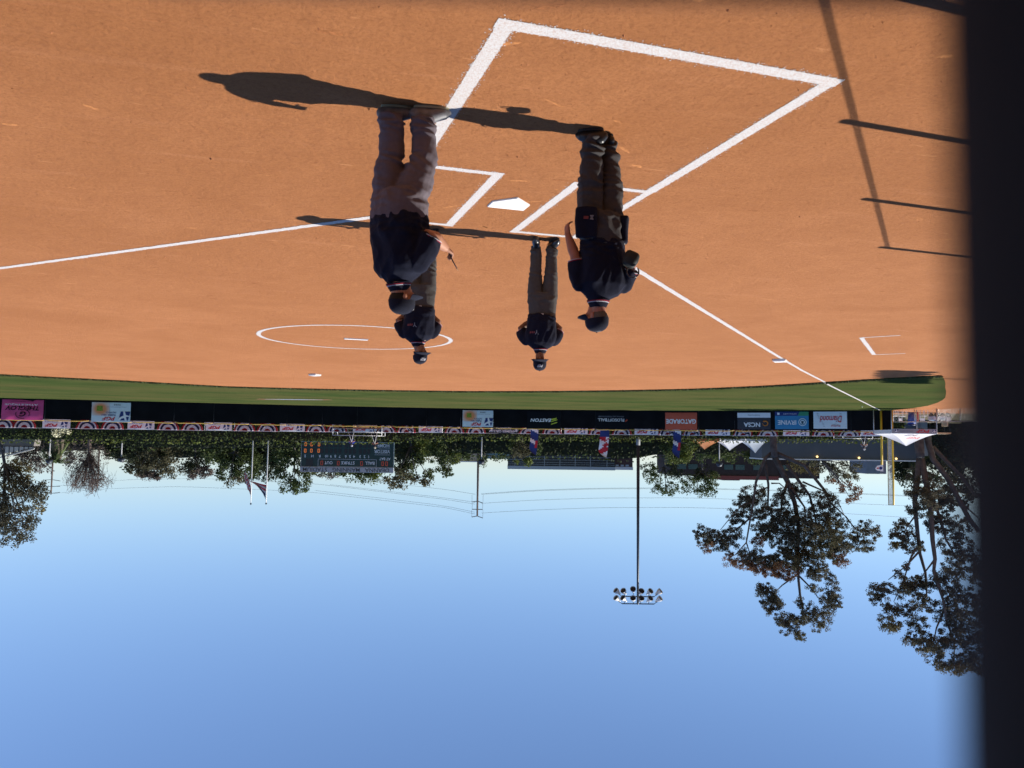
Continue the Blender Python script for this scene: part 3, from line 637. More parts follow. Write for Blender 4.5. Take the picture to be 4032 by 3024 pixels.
# hedge: clipped ivy bank behind the rail
HX = ([-300, 600, 1100, 1600, 1850, 2350, 2720, 3000, 3600], [1738, 1742, 1746, 1742, 1731, 1734, 1737, 1738, 1742])
def hedge(name, x0, x1, D, ytop, label, mats, leaf, dens, y0=1690, thick=1.2, step=24):
    c = at((x0 + x1) / 2, 1735, D); c.z = GND; t = thing(name, label, 'hedge', c); inv = Matrix.Translation(-c); k = D / F
    core = MB(); vs = []; xs = list(range(x0, x1 + 1, step)); prof = []
    for x in xs:
        p = at(x, ytop(x), D); prof.append(p); b = Vector((p.x, p.y, GND)); vs += [b + EZ * thick * .35, p + EZ * thick * .2 - Z * .25, p - EZ * thick * .5 - Z * .25, b - EZ * thick * .7]
    n = len(xs); core.add(vs, [(i * 4 + j, (i + 1) * 4 + j, (i + 1) * 4 + j + 1, i * 4 + j + 1) for i in range(n - 1) for j in range(3)]); core.build('stems', mat('hedge_stems', (.022, .026, .014), .95, .4, 2), t, False, inv)
    A, B = MB(), MB(); N = int(dens * (x1 - x0) * k * (prof[0].z - GND) / (leaf * leaf * .5))
    for i in range(N):
        x = random.uniform(x0, x1); p = at(x, ytop(x), D); top = p.z + .12 * noise.noise(Vector((x * .05, 0, 0))); r = random.random()
        z = top - (top - GND) * r ** 1.15; q = Vector((p.x, p.y, z)) + EZ * (thick * .45 + random.uniform(-.2, .25))
        if r < .07: q = Vector((p.x, p.y, top + random.uniform(-.05, .14))) + EZ * random.uniform(-thick * .5, thick * .5)
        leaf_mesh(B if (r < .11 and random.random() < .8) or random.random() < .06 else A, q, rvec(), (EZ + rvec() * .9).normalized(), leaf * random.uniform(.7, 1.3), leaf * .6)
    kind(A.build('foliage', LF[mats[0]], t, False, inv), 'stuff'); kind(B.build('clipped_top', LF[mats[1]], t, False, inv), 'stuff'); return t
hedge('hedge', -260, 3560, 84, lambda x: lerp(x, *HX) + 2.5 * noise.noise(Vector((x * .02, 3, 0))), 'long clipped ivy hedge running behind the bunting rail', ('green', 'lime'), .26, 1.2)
hedge('hedge', 440, 1180, 96, lambda x: 1770 + 7 * noise.noise(Vector((x * .011, 8, 0))), 'dark second hedge row between the clipped hedge and the trees', ('dark', 'green'), .3, .9)  # greener leaves along the top paint in its sunlit band
hedge('hedge', 1780, 2900, 97, lambda x: lerp(x, [1780, 2100, 2300, 2450, 2600, 2900], [1790, 1800, 1800, 1815, 1800, 1790]) + 12 * noise.noise(Vector((x * .013, 5, 0))), 'tall dark ivy bank in front of the black glass building', ('dark', 'green'), .34, .9)  # lighter top leaves stand in for sunlight on the upper edge

hedge('shrub_belt', 420, 1850, 124, lambda x: 1806 + 26 * noise.noise(Vector((x * .009, 2, 0))) + 9 * noise.noise(Vector((x * .04, 6, 0))), 'deep dark band of woodland shrubs closing the view behind the trees and scoreboard', ('dark', 'olive'), .42, 1.3, thick=2.5)
hedge('shrub_belt', -300, 460, 140, lambda x: 1782 + 14 * noise.noise(Vector((x * .012, 9, 0))), 'brownish scrub belt behind the bare tree and palm', ('mauve', 'olive'), .42, 1.0, thick=2.5)
hedge('shrub_belt', 3570, 4200, 104, lambda x: 1850 + 40 * noise.noise(Vector((x * .008, 4, 0))), 'shadowy thicket behind the bullpen and the second eucalyptus', ('dark', 'dark'), .4, 1.4, thick=2.5)
# ---- big eucalyptus beside the grey wall
def z8(x, y): return (2700 + x / 1.8433, 1800 + y / 1.8433)
def zl(r0, r1, *pts): return [r0, r1] + [z8(*p) for p in pts]
def zc(*rows): return [(*z8(r[0], r[1]), r[2] / 1.8433, r[3] / 1.8433, *(r[4:])) for r in rows]
tree('tall eucalyptus with many bare grey limbs rising beside the grey wall', 80, 3045,
     zc((460, 320, 110, 100), (370, 430, 75, 55), (150, 580, 80, 85), (270, 610, 100, 80), (350, 560, 70, 50), (540, 250, 40, 50), (150, 640, 60, 40, 'brown'), (620, 430, 140, 100), (560, 540, 80, 60, 'olive'), (720, 540, 150, 110), (880, 480, 130, 120), (1000, 360, 95, 110),
        (1050, 520, 130, 100, 'olive'), (950, 620, 170, 100, 'olive'), (1090, 620, 90, 80), (780, 680, 140, 90), (900, 760, 150, 80, 'olive'), (1100, 740, 70, 50, 'brown'), (400, 750, 120, 60, 'brown'), (480, 720, 100, 50), (580, 800, 150, 65, 'brown'), (660, 740, 120, 60), (730, 830, 120, 55, 'brown'), (940, 850, 90, 40),
        (700, 300, 55, 70), (810, 230, 60, 55), (1310, 550, 80, 75), (1280, 650, 80, 45, 'olive'), (1210, 590, 40, 40), (1180, 660, 40, 30), (520, 620, 40, 45, 'brown'),
        (580, 990, 70, 65), (620, 1080, 80, 55), (550, 950, 35, 35), (660, 1040, 50, 50), (940, 960, 50, 30), (830, 1060, 30, 40), (1050, 890, 45, 40), (1060, 980, 55, 60), (1045, 1080, 75, 80), (960, 1190, 75, 75, 'olive'), (800, 1180, 110, 50), (740, 1230, 60, 50), (830, 1290, 50, 45, 'olive'), (900, 1100, 50, 40), (690, 1180, 30, 50)),
     'euc', .15, 1.8, limbs=[
        [.42, .3, (3044, 1690), (3044, 1716), (3046, 1760), (3050, 1800)], zl(.3, .07, (645, 0), (740, 180), (790, 330), (820, 500), (812, 700), (815, 850), (830, 1000), (850, 1100), (835, 1140)),
        [.2, .05, (3048, 1775), (3013, 1806)] + [z8(*p) for p in ((540, 100), (510, 180), (490, 330), (470, 440), (440, 620), (360, 710))], zl(.16, .05, (575, 30), (600, 200), (597, 350), (650, 470)),
        zl(.24, .05, (655, -30), (860, 60), (1000, 230), (1050, 330), (1160, 430)), zl(.18, .05, (730, 50), (900, 280), (935, 420), (960, 560)), zl(.16, .05, (740, 180), (700, 300), (690, 420), (640, 540)), zl(.15, .04, (770, 230), (860, 360), (880, 500)),
        zl(.1, .03, (812, 850), (700, 930), (640, 990)), zl(.09, .03, (820, 860), (920, 960), (960, 1020), (1040, 1060)), zl(.08, .03, (1160, 430), (1230, 520), (1310, 570)), zl(.1, .03, (470, 440), (400, 500), (330, 550), (240, 540)), zl(.07, .03, (440, 620), (460, 680), (520, 740)),
        zl(.09, .03, (600, 220), (520, 240), (460, 330)), zl(.09, .03, (490, 330), (420, 340), (340, 420), (250, 530)), zl(.1, .03, (850, 180), (1010, 250), (1100, 310), (1150, 420)), zl(.08, .03, (620, 190), (680, 190), (760, 260), (800, 330))], dmul=.5)
# ---- second eucalyptus, half hidden by the near post
tree('eucalyptus with twin leaning trunks behind the white PGF canopy', 74, 3622,
     zc((1570, 560, 80, 75), (1540, 640, 60, 35, 'ochre'), (1650, 640, 75, 50), (1560, 480, 50, 40), (1740, 280, 90, 130), (1850, 300, 100, 140), (1640, 250, 50, 45), (1800, 480, 50, 70), (1950, 500, 110, 90), (1960, 640, 100, 90), (2010, 780, 120, 100), (1880, 900, 80, 100), (1620, 960, 70, 75), (1700, 930, 90, 60),
        (1740, 1060, 90, 65), (1600, 920, 40, 50), (1380, 960, 60, 50), (1400, 1030, 65, 35), (1460, 960, 50, 40), (1480, 1100, 55, 40), (1480, 1195, 75, 60, 'olive'), (1500, 1240, 60, 25, 'ochre'), (1580, 1110, 80, 40), (1680, 1210, 75, 55), (1700, 1330, 110, 65), (1840, 1350, 110, 50), (1780, 1405, 100, 28, 'ochre'), (1950, 1300, 90, 70), (1990, 1050, 110, 130),
        (1940, 1170, 100, 80), (1850, 1480, 85, 50), (1950, 1530, 110, 40, 'ochre'), (2060, 1480, 120, 75), (2090, 1300, 110, 110), (2150, 1100, 100, 120), (2150, 800, 90, 120), (2180, 1500, 90, 80), (1610, 800, 30, 26), (1530, 850, 32, 24), (1700, 130, 80, 60), (1660, 380, 40, 40)),
     'euc', .15, 1.8, limbs=[
        [.5, .36, (3618, 1690), (3618, 1735), (3622, 1775), (3624, 1800)], zl(.3, .06, (1700, -5), (1680, 180), (1662, 330), (1680, 520), (1700, 700), (1740, 840), (1750, 980), (1745, 1020)), zl(.32, .08, (1705, -5), (1750, 200), (1780, 400), (1792, 600), (1810, 740), (1800, 830), (1870, 1040), (1890, 1180)),
        zl(.18, .06, (1785, 280), (1850, 450), (1890, 600), (1960, 720)), [.3, .2, (3650, 1690), (3655, 1740), (3672, 1800)] + [z8(*p) for p in ((1800, 20), (1900, 150), (1960, 260), (2060, 450), (2130, 540))], zl(.12, .03, (1670, 660), (1630, 740), (1580, 900), (1510, 1050)), zl(.1, .03, (1690, 690), (1600, 790), (1470, 890)), zl(.1, .03, (1810, 740), (1740, 830), (1690, 900)),
        zl(.12, .03, (1880, 1100), (1820, 1240), (1800, 1340)), zl(.12, .03, (1890, 1180), (1950, 1340), (1950, 1500)), zl(.1, .03, (1960, 300), (2080, 400), (2150, 460)), zl(.08, .03, (1662, 430), (1610, 500), (1580, 560)), [.22, .12, (3672, 1760), (3712, 1800), (3790, 1880), (3840, 1950)]])
# ---- trees behind the hedge, ordered from the pink banner's end
T = [
 ('big dark-leaved tree at the corner beyond the pink banner', 86, -20, [(20, 1900, 70, 50, 'olive'), (70, 1870, 60, 35, 'ochre'), (110, 1945, 65, 50), (20, 1990, 70, 60), (70, 2030, 60, 60), (150, 1960, 32, 26, 'olive'), (165, 1995, 16, 18, 'ochre'), (100, 2090, 40, 40), (10, 2090, 50, 40), (75, 2125, 30, 25), (15, 2125, 20, 18), (-60, 2000, 70, 120), (120, 2060, 22, 30), (55, 1830, 35, 22, 'ochre'), (145, 1915, 40, 24)], 'euc', .24, 1.0),
 ('low mauve-brown leafless thicket behind the white-panelled ramp', 130, 130, [(60, 1790, 60, 35), (130, 1800, 60, 40), (170, 1840, 25, 35), (90, 1830, 40, 28, 'ochre'), (290, 1790, 40, 40)], 'mauve', .3, .8),
 ('dark evergreen mass behind the far lamp post near the bare tree', 118, 500, [(480, 1780, 50, 35), (545, 1800, 50, 60), (450, 1770, 50, 24)], 'dark', .34, 1.6),
 ('rust-topped dark tree between the bare tree and the flagpoles', 110, 600, [(560, 1820, 45, 55), (620, 1820, 60, 60), (650, 1800, 50, 50), (600, 1868, 45, 24, 'mauve'), (545, 1862, 26, 20), (665, 1858, 22, 22), (600, 1760, 90, 30, 'dark')], 'olive', .3, 1.5),
 ('smaller mauve-tipped tree next to the rust-topped tree', 113, 765, [(770, 1815, 55, 40, 'dark'), (735, 1845, 26, 24), (785, 1862, 40, 28, 'mauve'), (770, 1870, 26, 18, 'mauve'), (820, 1850, 16, 24, 'mauve')], 'olive', .3, 1.4),
 ('broad green tree rising just behind the flags', 104, 920, [(860, 1800, 45, 50), (910, 1830, 55, 50), (965, 1830, 55, 50), (1000, 1840, 26, 40), (930, 1880, 40, 26, 'olive'), (960, 1790, 60, 30), (870, 1865, 26, 26), (905, 1905, 16, 10, 'olive')], 'green', .3, 1.5),
 ('very dark conifer-like tree between the flagpole and scoreboard', 122, 1050, [(1030, 1830, 40, 60), (1070, 1850, 40, 45), (1010, 1800, 40, 40), (1080, 1790, 40, 40)], 'dark', .34, 1.9),
 ('round-topped tree with thin bare branches beside the scoreboard end', 101, 1160, [(1100, 1800, 35, 45), (1150, 1790, 50, 40), (1110, 1870, 26, 24), (1140, 1915, 34, 26), (1180, 1910, 30, 30), (1215, 1895, 18, 26), (1200, 1850, 40, 20), (1160, 1930, 26, 14)], 'green', .27, 1.3),
 ('low dark tree directly behind the scoreboard near its run totals', 108, 1280, [(1250, 1850, 50, 25), (1310, 1860, 26, 22, 'mauve'), (1280, 1800, 60, 40)], 'olive', .3, 1.5),
 ('sunlit green tree cresting behind the middle of the scoreboard', 106, 1420, [(1380, 1865, 40, 26), (1430, 1870, 50, 34), (1470, 1868, 36, 24, 'lime'), (1360, 1850, 30, 20), (1430, 1820, 90, 40)], 'green', .3, 1.5),
 ('tall leafy tree at the AT BAT end of the scoreboard', 101, 1620, [(1560, 1880, 50, 36, 'olive'), (1610, 1860, 45, 40), (1640, 1800, 50, 50), (1660, 1770, 40, 36, 'lime'), (1600, 1800, 40, 50, 'dark'), (1650, 1895, 36, 22, 'olive'), (1540, 1905, 26, 16, 'olive'), (1680, 1870, 26, 22), (1570, 1830, 40, 30, 'dark')], 'green', .3, 1.3),
 ('bright green tree between the scoreboard and the tall wooden utility pole', 97, 1740, [(1720, 1780, 40, 50), (1770, 1770, 45, 45), (1750, 1830, 36, 30), (1765, 1860, 22, 18), (1790, 1800, 20, 26, 'lime'), (1700, 1730, 40, 30, 'lime')], 'green', .27, 1.5),
 ('small bush by the lamp post and wooden utility pole', 99, 1910, [(1840, 1795, 26, 20), (1905, 1810, 20, 28), (1960, 1800, 36, 18)], 'green', .27, 1.2),
 ('round green tree in front of the black glass building\'s corner', 93, 2050, [(2030, 1770, 32, 36), (2060, 1770, 36, 40, 'olive'), (2060, 1815, 24, 22, 'lime'), (2110, 1760, 20, 28)], 'green', .27, 1.5),
 ('bright ivy-clad tree just behind the blue flag by the GATORADE banner', 93, 2680, [(2640, 1770, 36, 34), (2700, 1770, 34, 40, 'lime'), (2660, 1805, 46, 24, 'lime'), (2720, 1750, 20, 24)], 'green', .27, 1.5),
 ('open-branched tree standing clear against sky next to the floodlight pole', 112, 2620, [(2580, 1880, 28, 26), (2600, 1920, 30, 22), (2640, 1920, 30, 24), (2560, 1850, 36, 30), (2650, 1860, 40, 26, 'dark'), (2625, 1935, 18, 10)], 'green', .26, 1.05),
 ('open-branched tree overlapping the red-roofed building\'s end', 112, 2770, [(2720, 1890, 30, 30), (2770, 1900, 40, 34), (2800, 1890, 30, 30), (2745, 1930, 22, 20), (2790, 1935, 30, 16), (2700, 1930, 16, 12), (2770, 1860, 50, 20, 'dark')], 'green', .26, 1.05),
 ('leafy dark trees line section beneath the red-roofed building', 108, 2860, [(2790, 1800, 50, 26), (2860, 1790, 50, 22), (2950, 1795, 50, 22), (2830, 1770, 60, 20, 'dark'), (2990, 1800, 20, 26)], 'green', .3, 1.2),
 ('autumn-brown tree leaning over the grey wall', 104, 3200, [(3140, 1830, 40, 24, 'ochre'), (3200, 1850, 40, 22, 'ochre'), (3260, 1840, 50, 24), (3300, 1870, 36, 26), (3350, 1870, 28, 30), (3280, 1900, 26, 20, 'brown'), (3330, 1920, 40, 20, 'brown'), (3370, 1940, 26, 16, 'brown'), (3350, 1965, 30, 14, 'brown'), (3340, 1830, 60, 16), (3180, 1815, 60, 16)], 'olive', .25, 1.0),
 ('dense dark tree mass behind the foul pole and canopy', 112, 3560, [(3540, 1850, 40, 36), (3580, 1870, 40, 34), (3540, 1830, 40, 20), (3600, 1830, 40, 30)], 'dark', .34, 1.8),
 ('shadowy woodland edge behind the bullpen, farthest into the corner', 95, 3850, [(3720, 1760, 60, 50), (3800, 1780, 70, 60), (3900, 1780, 90, 80), (3720, 1850, 60, 60), (3820, 1880, 70, 70, 'olive'), (3760, 1950, 50, 50), (3720, 1700, 60, 30), (3850, 1700, 90, 40), (3980, 1760, 80, 90), (3760, 1840, 30, 50, 'ochre')], 'dark', .34, 1.6)]
for (lab, D, base, cr, lm, lf, dn) in T: tree(lab, D, base, cr, lm, lf, dn, tr=.2)
# bare weeping tree
b = at(350, 1735, 112); b.z = GND; t = thing('bare_tree', 'pale brown bare weeping tree next to the palm', 'tree', b); inv = Matrix.Translation(-b); mb = MB(); tw = MB()
f = at(352, 1790, 112); limb(mb, [b, f], .35, .22)
for i in range(26):
    a = random.uniform(-1, 1); e = at(350 + a * 95, 1900 + 45 * (1 - a * a) * random.uniform(.3, 1), 112 + random.uniform(-3, 3)); m = f * .45 + e * .55 + Z * random.uniform(0, .8) + rvec() * .3; limb(mb, [f + rvec() * .2, m, e], .09, .02, 5)
    for j in range(26):
        s = random.random(); p = (f * (1 - s) + m * s) if random.random() < .4 else (m * (1 - s) + e * s); q = p + rvec() * random.uniform(.3, 1.3) + Z * .2; g = q + rvec() * .5 - Z * random.uniform(.2, 1.4); tw.tube([p, q, g], [.022, .016, .01], 3, False)
mb.build('trunk', TWIG, t, True, inv); tw.build('twigs', TWIG, t, False, inv)
mb = MB(); 
for c in ((330, 1830, 60, 50), (380, 1800, 50, 40), (300, 1780, 40, 30), (350, 1880, 60, 40)): puff(mb, at(c[0], c[1], 112), c[2] * .0344, c[3] * .0344, 1.5, .2, .35)
mb.build('sparse_leaves', LF['mauve'], t, False, inv)
# palm
b = at(228, 1735, 101); b.z = GND; t = thing('palm_tree', 'short shaggy palm with green fronds beside the lamp post', 'palm', b); inv = Matrix.Translation(-b); top = at(222, 1806, 101)
mb = MB().tube([b, b * .5 + top * .5, top], [.75, .8, .55], 10); mb.build('trunk', mat('palm_trunk', (.12, .095, .075), .95, .4, 3, bump=.8, bscale=9), t, True, inv); mb = MB()
for i in range(34):
    d = rvec(); d.z = random.uniform(-.5, 1); d.normalize(); pts = [top + d * (1.9 * s) + Z * (.3 * s - 1.1 * s * s) for s in (0, .3, .6, .85, 1)]; 
    for q in range(4):
        a_, b2 = pts[q], pts[q + 1]; sd = (b2 - a_).cross(Z).normalized()
        for e in range(5): c_ = a_.lerp(b2, e / 5); 
        mb.add([a_ - sd * .12, b2 - sd * .1, b2 + sd * .1, a_ + sd * .12], [(0, 1, 2, 3)])
        for sg in (-1, 1):
            for e in range(4): c_ = a_.lerp(b2, (e + .5) / 4); mb.add([c_ - (b2 - a_) * .06, c_ + (b2 - a_) * .06, c_ + sd * (sg * .5) - Z * .25 + (b2 - a_) * .3], [(0, 1, 2)])
mb.build('fronds', LF['green'], t, False, inv)
o = MB(); puff(o, at(238, 1699, 83), .75, .45, .3, .16, 1.4); o = o.build('flowering_shrub', mat('pale_petals', (.6, .58, .4), .8, island=.4), None); tag(o, 'small shrub of pale yellow-white flowers against the hedge near the pink banner', 'shrub')

# ------------------------------------------------------------------ scoreboard
SG = mat('scoreboard_green', (.022, .052, .046), .6, .1, 1); SGR = mat('scoreboard_grey', (.36, .4, .43), .6, .08, 1); SW = mat('scoreboard_white', (.75, .78, .8), .6); DK = mat('digit_window', (.012, .016, .02), .4); LED = mat('led_orange', (.5, .12, .03), .5, emit=(1, .28, .06), es=.35); LEDR = mat('led_dim', (.25, .06, .04), .5, emit=(.8, .12, .05), es=.12)
D = 87.; k = D / F; c = at(1368, 1795, D); M = frame(c); t = thing('scoreboard', 'dark green scoreboard reading DEANNA MANNING STADIUM above the hedge', 'scoreboard', M)
sx = lambda X: -((1100 + X / 3.403) - 1368) * k; sy = lambda Y: ((1540 + Y / 3.403) - 1795) * k
MB().box((sx(912), sy(850), -.2), (sx(290) - sx(1535), sy(1020) - sy(680), .4)).build('cabinet', SG, t)
MB().box((sx(909), sy(1054), -.15), (sx(285) - sx(1533), sy(1088) - sy(1021), .55)).build('header', SGR, t)
letter(t, 'DEANNA   MANNING   STADIUM', sx(900), sy(1055), .4, DK, sx(325) - sx(1475), .14, .005)
for x in (500, 1330): MB().box((sx(x), -3.6, -.25), (.3, 4.8, .3)).build('post', DSTEEL, t)
mb = MB()
for a, b2 in (((293, 683), (1533, 683)), ((293, 1017), (1533, 1017)), ((293, 683), (293, 1017)), ((1533, 683), (1533, 1017)), ((522, 914), (1302, 914)), ((522, 1012), (1302, 1012)), ((522, 914), (522, 1012)), ((1302, 914), (1302, 1012)), ((1275, 848), (1482, 848)), ((1275, 783), (1482, 783)), ((1330, 757), (1482, 757))):
    mb.bar((sx(a[0]), sy(a[1]), .02), (sx(b2[0]), sy(b2[1]), .02), .045, .03, Vector((0, 0, 1)))
mb.build('border', SGR, t)
for s, X, Y, hh, ww in (('BALL', 1215, 962, .32, 124), ('STRIKE', 920, 962, .32, 182), ('OUT', 662, 962, .32, 104), ('AT BAT', 1415, 902, .27, 150), ('VISITOR', 1375, 806, .34, 210), ('HOME', 1390, 726, .34, 160)): letter(t, s, sx(X), sy(Y), hh, SW, ww * k / 3.403, .02, .01)
cols = [1198, 1142, 1084, 1003, 947, 890, 808, 750, 692, 632]
for i, X in enumerate(cols): letter(t, str(i + 1), sx(X), sy(876), .28, SW, None, .02, .01)
for s, X in (('R', 540), ('H', 443), ('E', 344)): letter(t, s, sx(X), sy(876), .28, SW, None, .02, .01)
win = MB().box((0, 0, 0), (.3, .5, .03)).mesh('digit_window', [DK])
for Y in (806, 724):
    for X in cols + [568, 530, 470, 430, 350]: link('digit_window', win, t, Matrix.Translation((sx(X), sy(Y), .012)))
link('digit_window', MB().box((0, 0, 0), (.75, .75, .03)).mesh('clock_window', [DK]), t, Matrix.Translation((sx(405), sy(960), .012)))
def zero(m, w=.17, hh=.34): 
    mb = MB(); 
    for a, b2 in (((-w / 2, -hh / 2), (w / 2, -hh / 2)), ((-w / 2, hh / 2), (w / 2, hh / 2)), ((-w / 2, -hh / 2), (-w / 2, hh / 2)), ((w / 2, -hh / 2), (w / 2, hh / 2))): mb.bar((*a, 0), (*b2, 0), .05, .02, Vector((0, 0, 1)))
    return mb.mesh('zero_digit', [m])
za, zb = zero(LED), zero(LEDR, .2, .4)
for X, Y in ((528, 720), (430, 720), (350, 718), (526, 803), (428, 804), (346, 805)): link('lit_digit', za, t, Matrix.Translation((sx(X), sy(Y), .04)))
for X in (572, 793, 1105, 1388, 1440): link('digit_window', win, t, Matrix.Translation((sx(X), sy(966), .012))); link('dim_digit', zb, t, Matrix.Translation((sx(X), sy(966), .04)))

# ------------------------------------------------------------------ poles, lamps, flags, wires
def vpole(x, y0, y1, D, r, z0=None):
    a, b2 = at(x, y0, D), at(x, y1, D); a.z = GND if z0 is None else z0; top = Vector((a.x, a.y, b2.z)); return a, top
def lamp_post(x, y1, D, label):
    a, top = vpole(x, 1735, y1, D, .05); t = thing('park_lamp_post', label, 'lamp post', a); H = top.z - a.z; MB().tube([(0, 0, 0), (0, 0, H - .5)], .06, 8).build('pole', mat('lamp_pole_grey', (.4, .4, .4), .5), t, True)
    mb = MB().tube([(0, 0, H - .55), (0, 0, H - .45), (0, 0, H - .1), (0, 0, H)], [.25, .42, .28, .1], 10); mb.build('lamp_head', DSTEEL, t, True)
lamp_post(198, 1826, 95, 'grey park lamp post standing by the palm'); lamp_post(481, 1820, 95, 'grey park lamp post between bare tree and dark evergreen'); lamp_post(1897, 1829, 95, 'grey park lamp post just in front of the wooden utility pole'); lamp_post(2832, 1838, 95, 'grey park lamp post behind the orange and white tents')
def floodlight(M, H, label, lx, big=1., rows=((.0, 1), (-.72, 1))):
    t = thing('floodlight_pole', label, 'floodlight', M); MB().tube([(0, 0, 0), (0, 3.2, 0)], [.24, .21], 12).build('base_sleeve', mat('sleeve_grey', (.16, .17, .17), .6, .15, 2), t, True)
    MB().tube([(0, 3.2, 0), (0, H, 0)], [.17, .11], 10).build('pole', DSTEEL, t, True)
    hood = MB(); hood.tube([(0, -.05, -.22), (0, -.02, -.1), (0, 0, .12), (0, 0, .34)], [.1, .16, .27, .3], 12, False, Vector((1, 0, 0))); hood.tube([(0, 0, -.35), (0, 0, -.2)], [.09, .1], 8); hm = hood.mesh('lamp_hood', [mat('hood_aluminium', (.62, .62, .6), .4, .05, 3, metal=.2)], True); lens = MB().tube([(0, 0, .22), (0, 0, .24)], [.27, .27], 12, True, Vector((1, 0, 0))).mesh('lamp_lens', [mat('lamp_glass', (.02, .024, .03), .1)])
    for r, (dy, _) in enumerate(rows):
        MB().bar((lx[0] * .8, H - .06 + dy, 0), (lx[-1] * .8, H - .06 + dy, 0), .09, .09).build('cross_arm', DSTEEL, t)
        for i, x in enumerate(lx):
            y = H - .06 + dy - .42 - (.18 if (r == 1 and i == 3) else 0); MB().bar((x * (.8 if i in (0, len(lx) - 1) else .97), H - .08 + dy, 0), (x, y + .15, -.05), .05).build('bracket', DSTEEL, t)
            yaw = (-1.15 + 2.3 * i / (len(lx) - 1)) * (1 if r else .9) + (.3 if r == 0 and i == 4 else 0)
            Mh = Matrix.Translation((x, y, 0)) @ Matrix.Rotation(yaw, 4, 'Y') @ Matrix.Rotation(radians(38), 4, 'X') @ Matrix.Scale(big, 4); h1 = link('lamp_hood', hm, t, Mh); link('lamp_lens', lens, h1)
    return t
a, top = vpole(2513, 1712, 2371, 84, .1); xs6 = [-(x - 2513) * 84 / F for x in (2592, 2556, 2524, 2495, 2461, 2435)]
floodlight(frame(a), top.z - a.z, 'tall dark floodlight pole with two rows of lamps against the sky', xs6)
bl = g2(1962, 813); Hh = 17.5; q = Vector((bl.x, bl.y, 0)) + Vector((TOSUN.x, TOSUN.y, 0)) * (Hh / TOSUN.z)
floodlight(frame(Vector((q.x + 1.2, q.y + .35, -.4)), Vector((-.69, .72, 0))), Hh, 'floodlight pole whose lamp shadow falls on the grass corner by the coach\'s box', [-2.7, -1.8, -.9, 0, .9, 1.8, 2.7], 1.45, ((0, 1), (-.8, 1), (-1.6, 1)))
# wooden utility poles and wires
def util(x, y0, y1, D, arms, label, r=.2):
    a, top = vpole(x, y0, y1, D, r); M = frame(a); t = thing('utility_pole', label, 'utility pole', M); H = top.z - a.z; MB().tube([(0, 0, 0), (0, H, 0)], [r * 1.3, r * .8], 8).build('pole', WOOD, t, True)
    for (y, w, v) in arms:
        yy = at(x, y, D).z - a.z; mb = MB(); mb.bar((-w, yy + v, 0), (0, yy, 0), .12); mb.bar((w, yy + v * .5, 0), (0, yy, 0), .12); mb.build('cross_arm', WOOD, t)
        if D < 200:
            for s in (-1, 1): MB().tube([(s * w, yy + v * .6, 0), (s * w, yy - 1.15, 0)], .026, 5).build('insulator', mat('insulator', (.3, .28, .28), .4), t)
D = 150; util(1884, 1735, 2030, D, [(2030, 1.0, .35), (2004, .95, .0), (1972, 1.0, .35)], 'tall wooden utility pole with three cross-arms rising behind the lamp post', .19)
util(212, 1735, 1943, 210, [(1942, 2.2, -.3), (1915, 2.2, -.1), (1888, 2.2, .3)], 'far utility pole with three cross-arms beyond the palm', .22); util(393, 1735, 1922, 220, [(1910, 1.6, .6), (1887, 1.8, 0)], 'far utility pole poking out of the bare weeping tree', .2)
WIRE = mat('wire', (.06, .06, .07), .6)
lines = [[(1870, 2024), (1750, 1998), (1212, 1936), (700, 1915), (400, 1925), (212, 1943)], [(1870, 2017), (1750, 1991), (1240, 1931)], [(1870, 1985), (1750, 1966), (1226, 1903), (800, 1884), (500, 1888), (212, 1915)], [(1872, 1978), (1750, 1960), (1300, 1908)], [(1872, 1946), (1740, 1925), (1280, 1876), (900, 1858), (560, 1862)],
         [(1895, 2020), (2100, 2008), (2350, 1999), (2700, 1998), (3050, 2008), (3400, 2026), (3600, 2040)], [(1895, 1982), (2100, 1969), (2350, 1961), (2700, 1960), (3100, 1972), (3600, 1993)], [(1895, 1944), (2100, 1930), (2350, 1922), (2700, 1921), (3100, 1931), (3600, 1952)], [(1895, 1947), (2100, 1933), (2350, 1925), (2700, 1924), (3100, 1934), (3600, 1955)]]
for i, L in enumerate(lines):
    xs = [p[0] for p in L]; s = 1 if xs[-1] > xs[0] else -1; X = [p[0] * s for p in L]; Y = [p[1] for p in L]; pts = []
    for j in range(41):
        x = X[0] + (X[-1] - X[0]) * j / 40; 
        # smooth the polyline a little
        y = sum(lerp(x + d_, X, Y) for d_ in (-60, -30, 0, 30, 60)) / 5 if 3 < j < 37 else lerp(x, X, Y)
        pts.append(at(x * s, y, D + (0 if s > 0 else 60 * j / 40 * (1 if len(L) > 4 else .4))))
    o = MB().tube(pts, .022, 4).build('power_line', WIRE); side = 'black building' if s > 0 else 'scoreboard'
    tag(o, 'power line on the %s side of the tall utility pole, %s from top' % (side, ORD[i if s < 0 else i - 5]), 'wire', 'power lines')
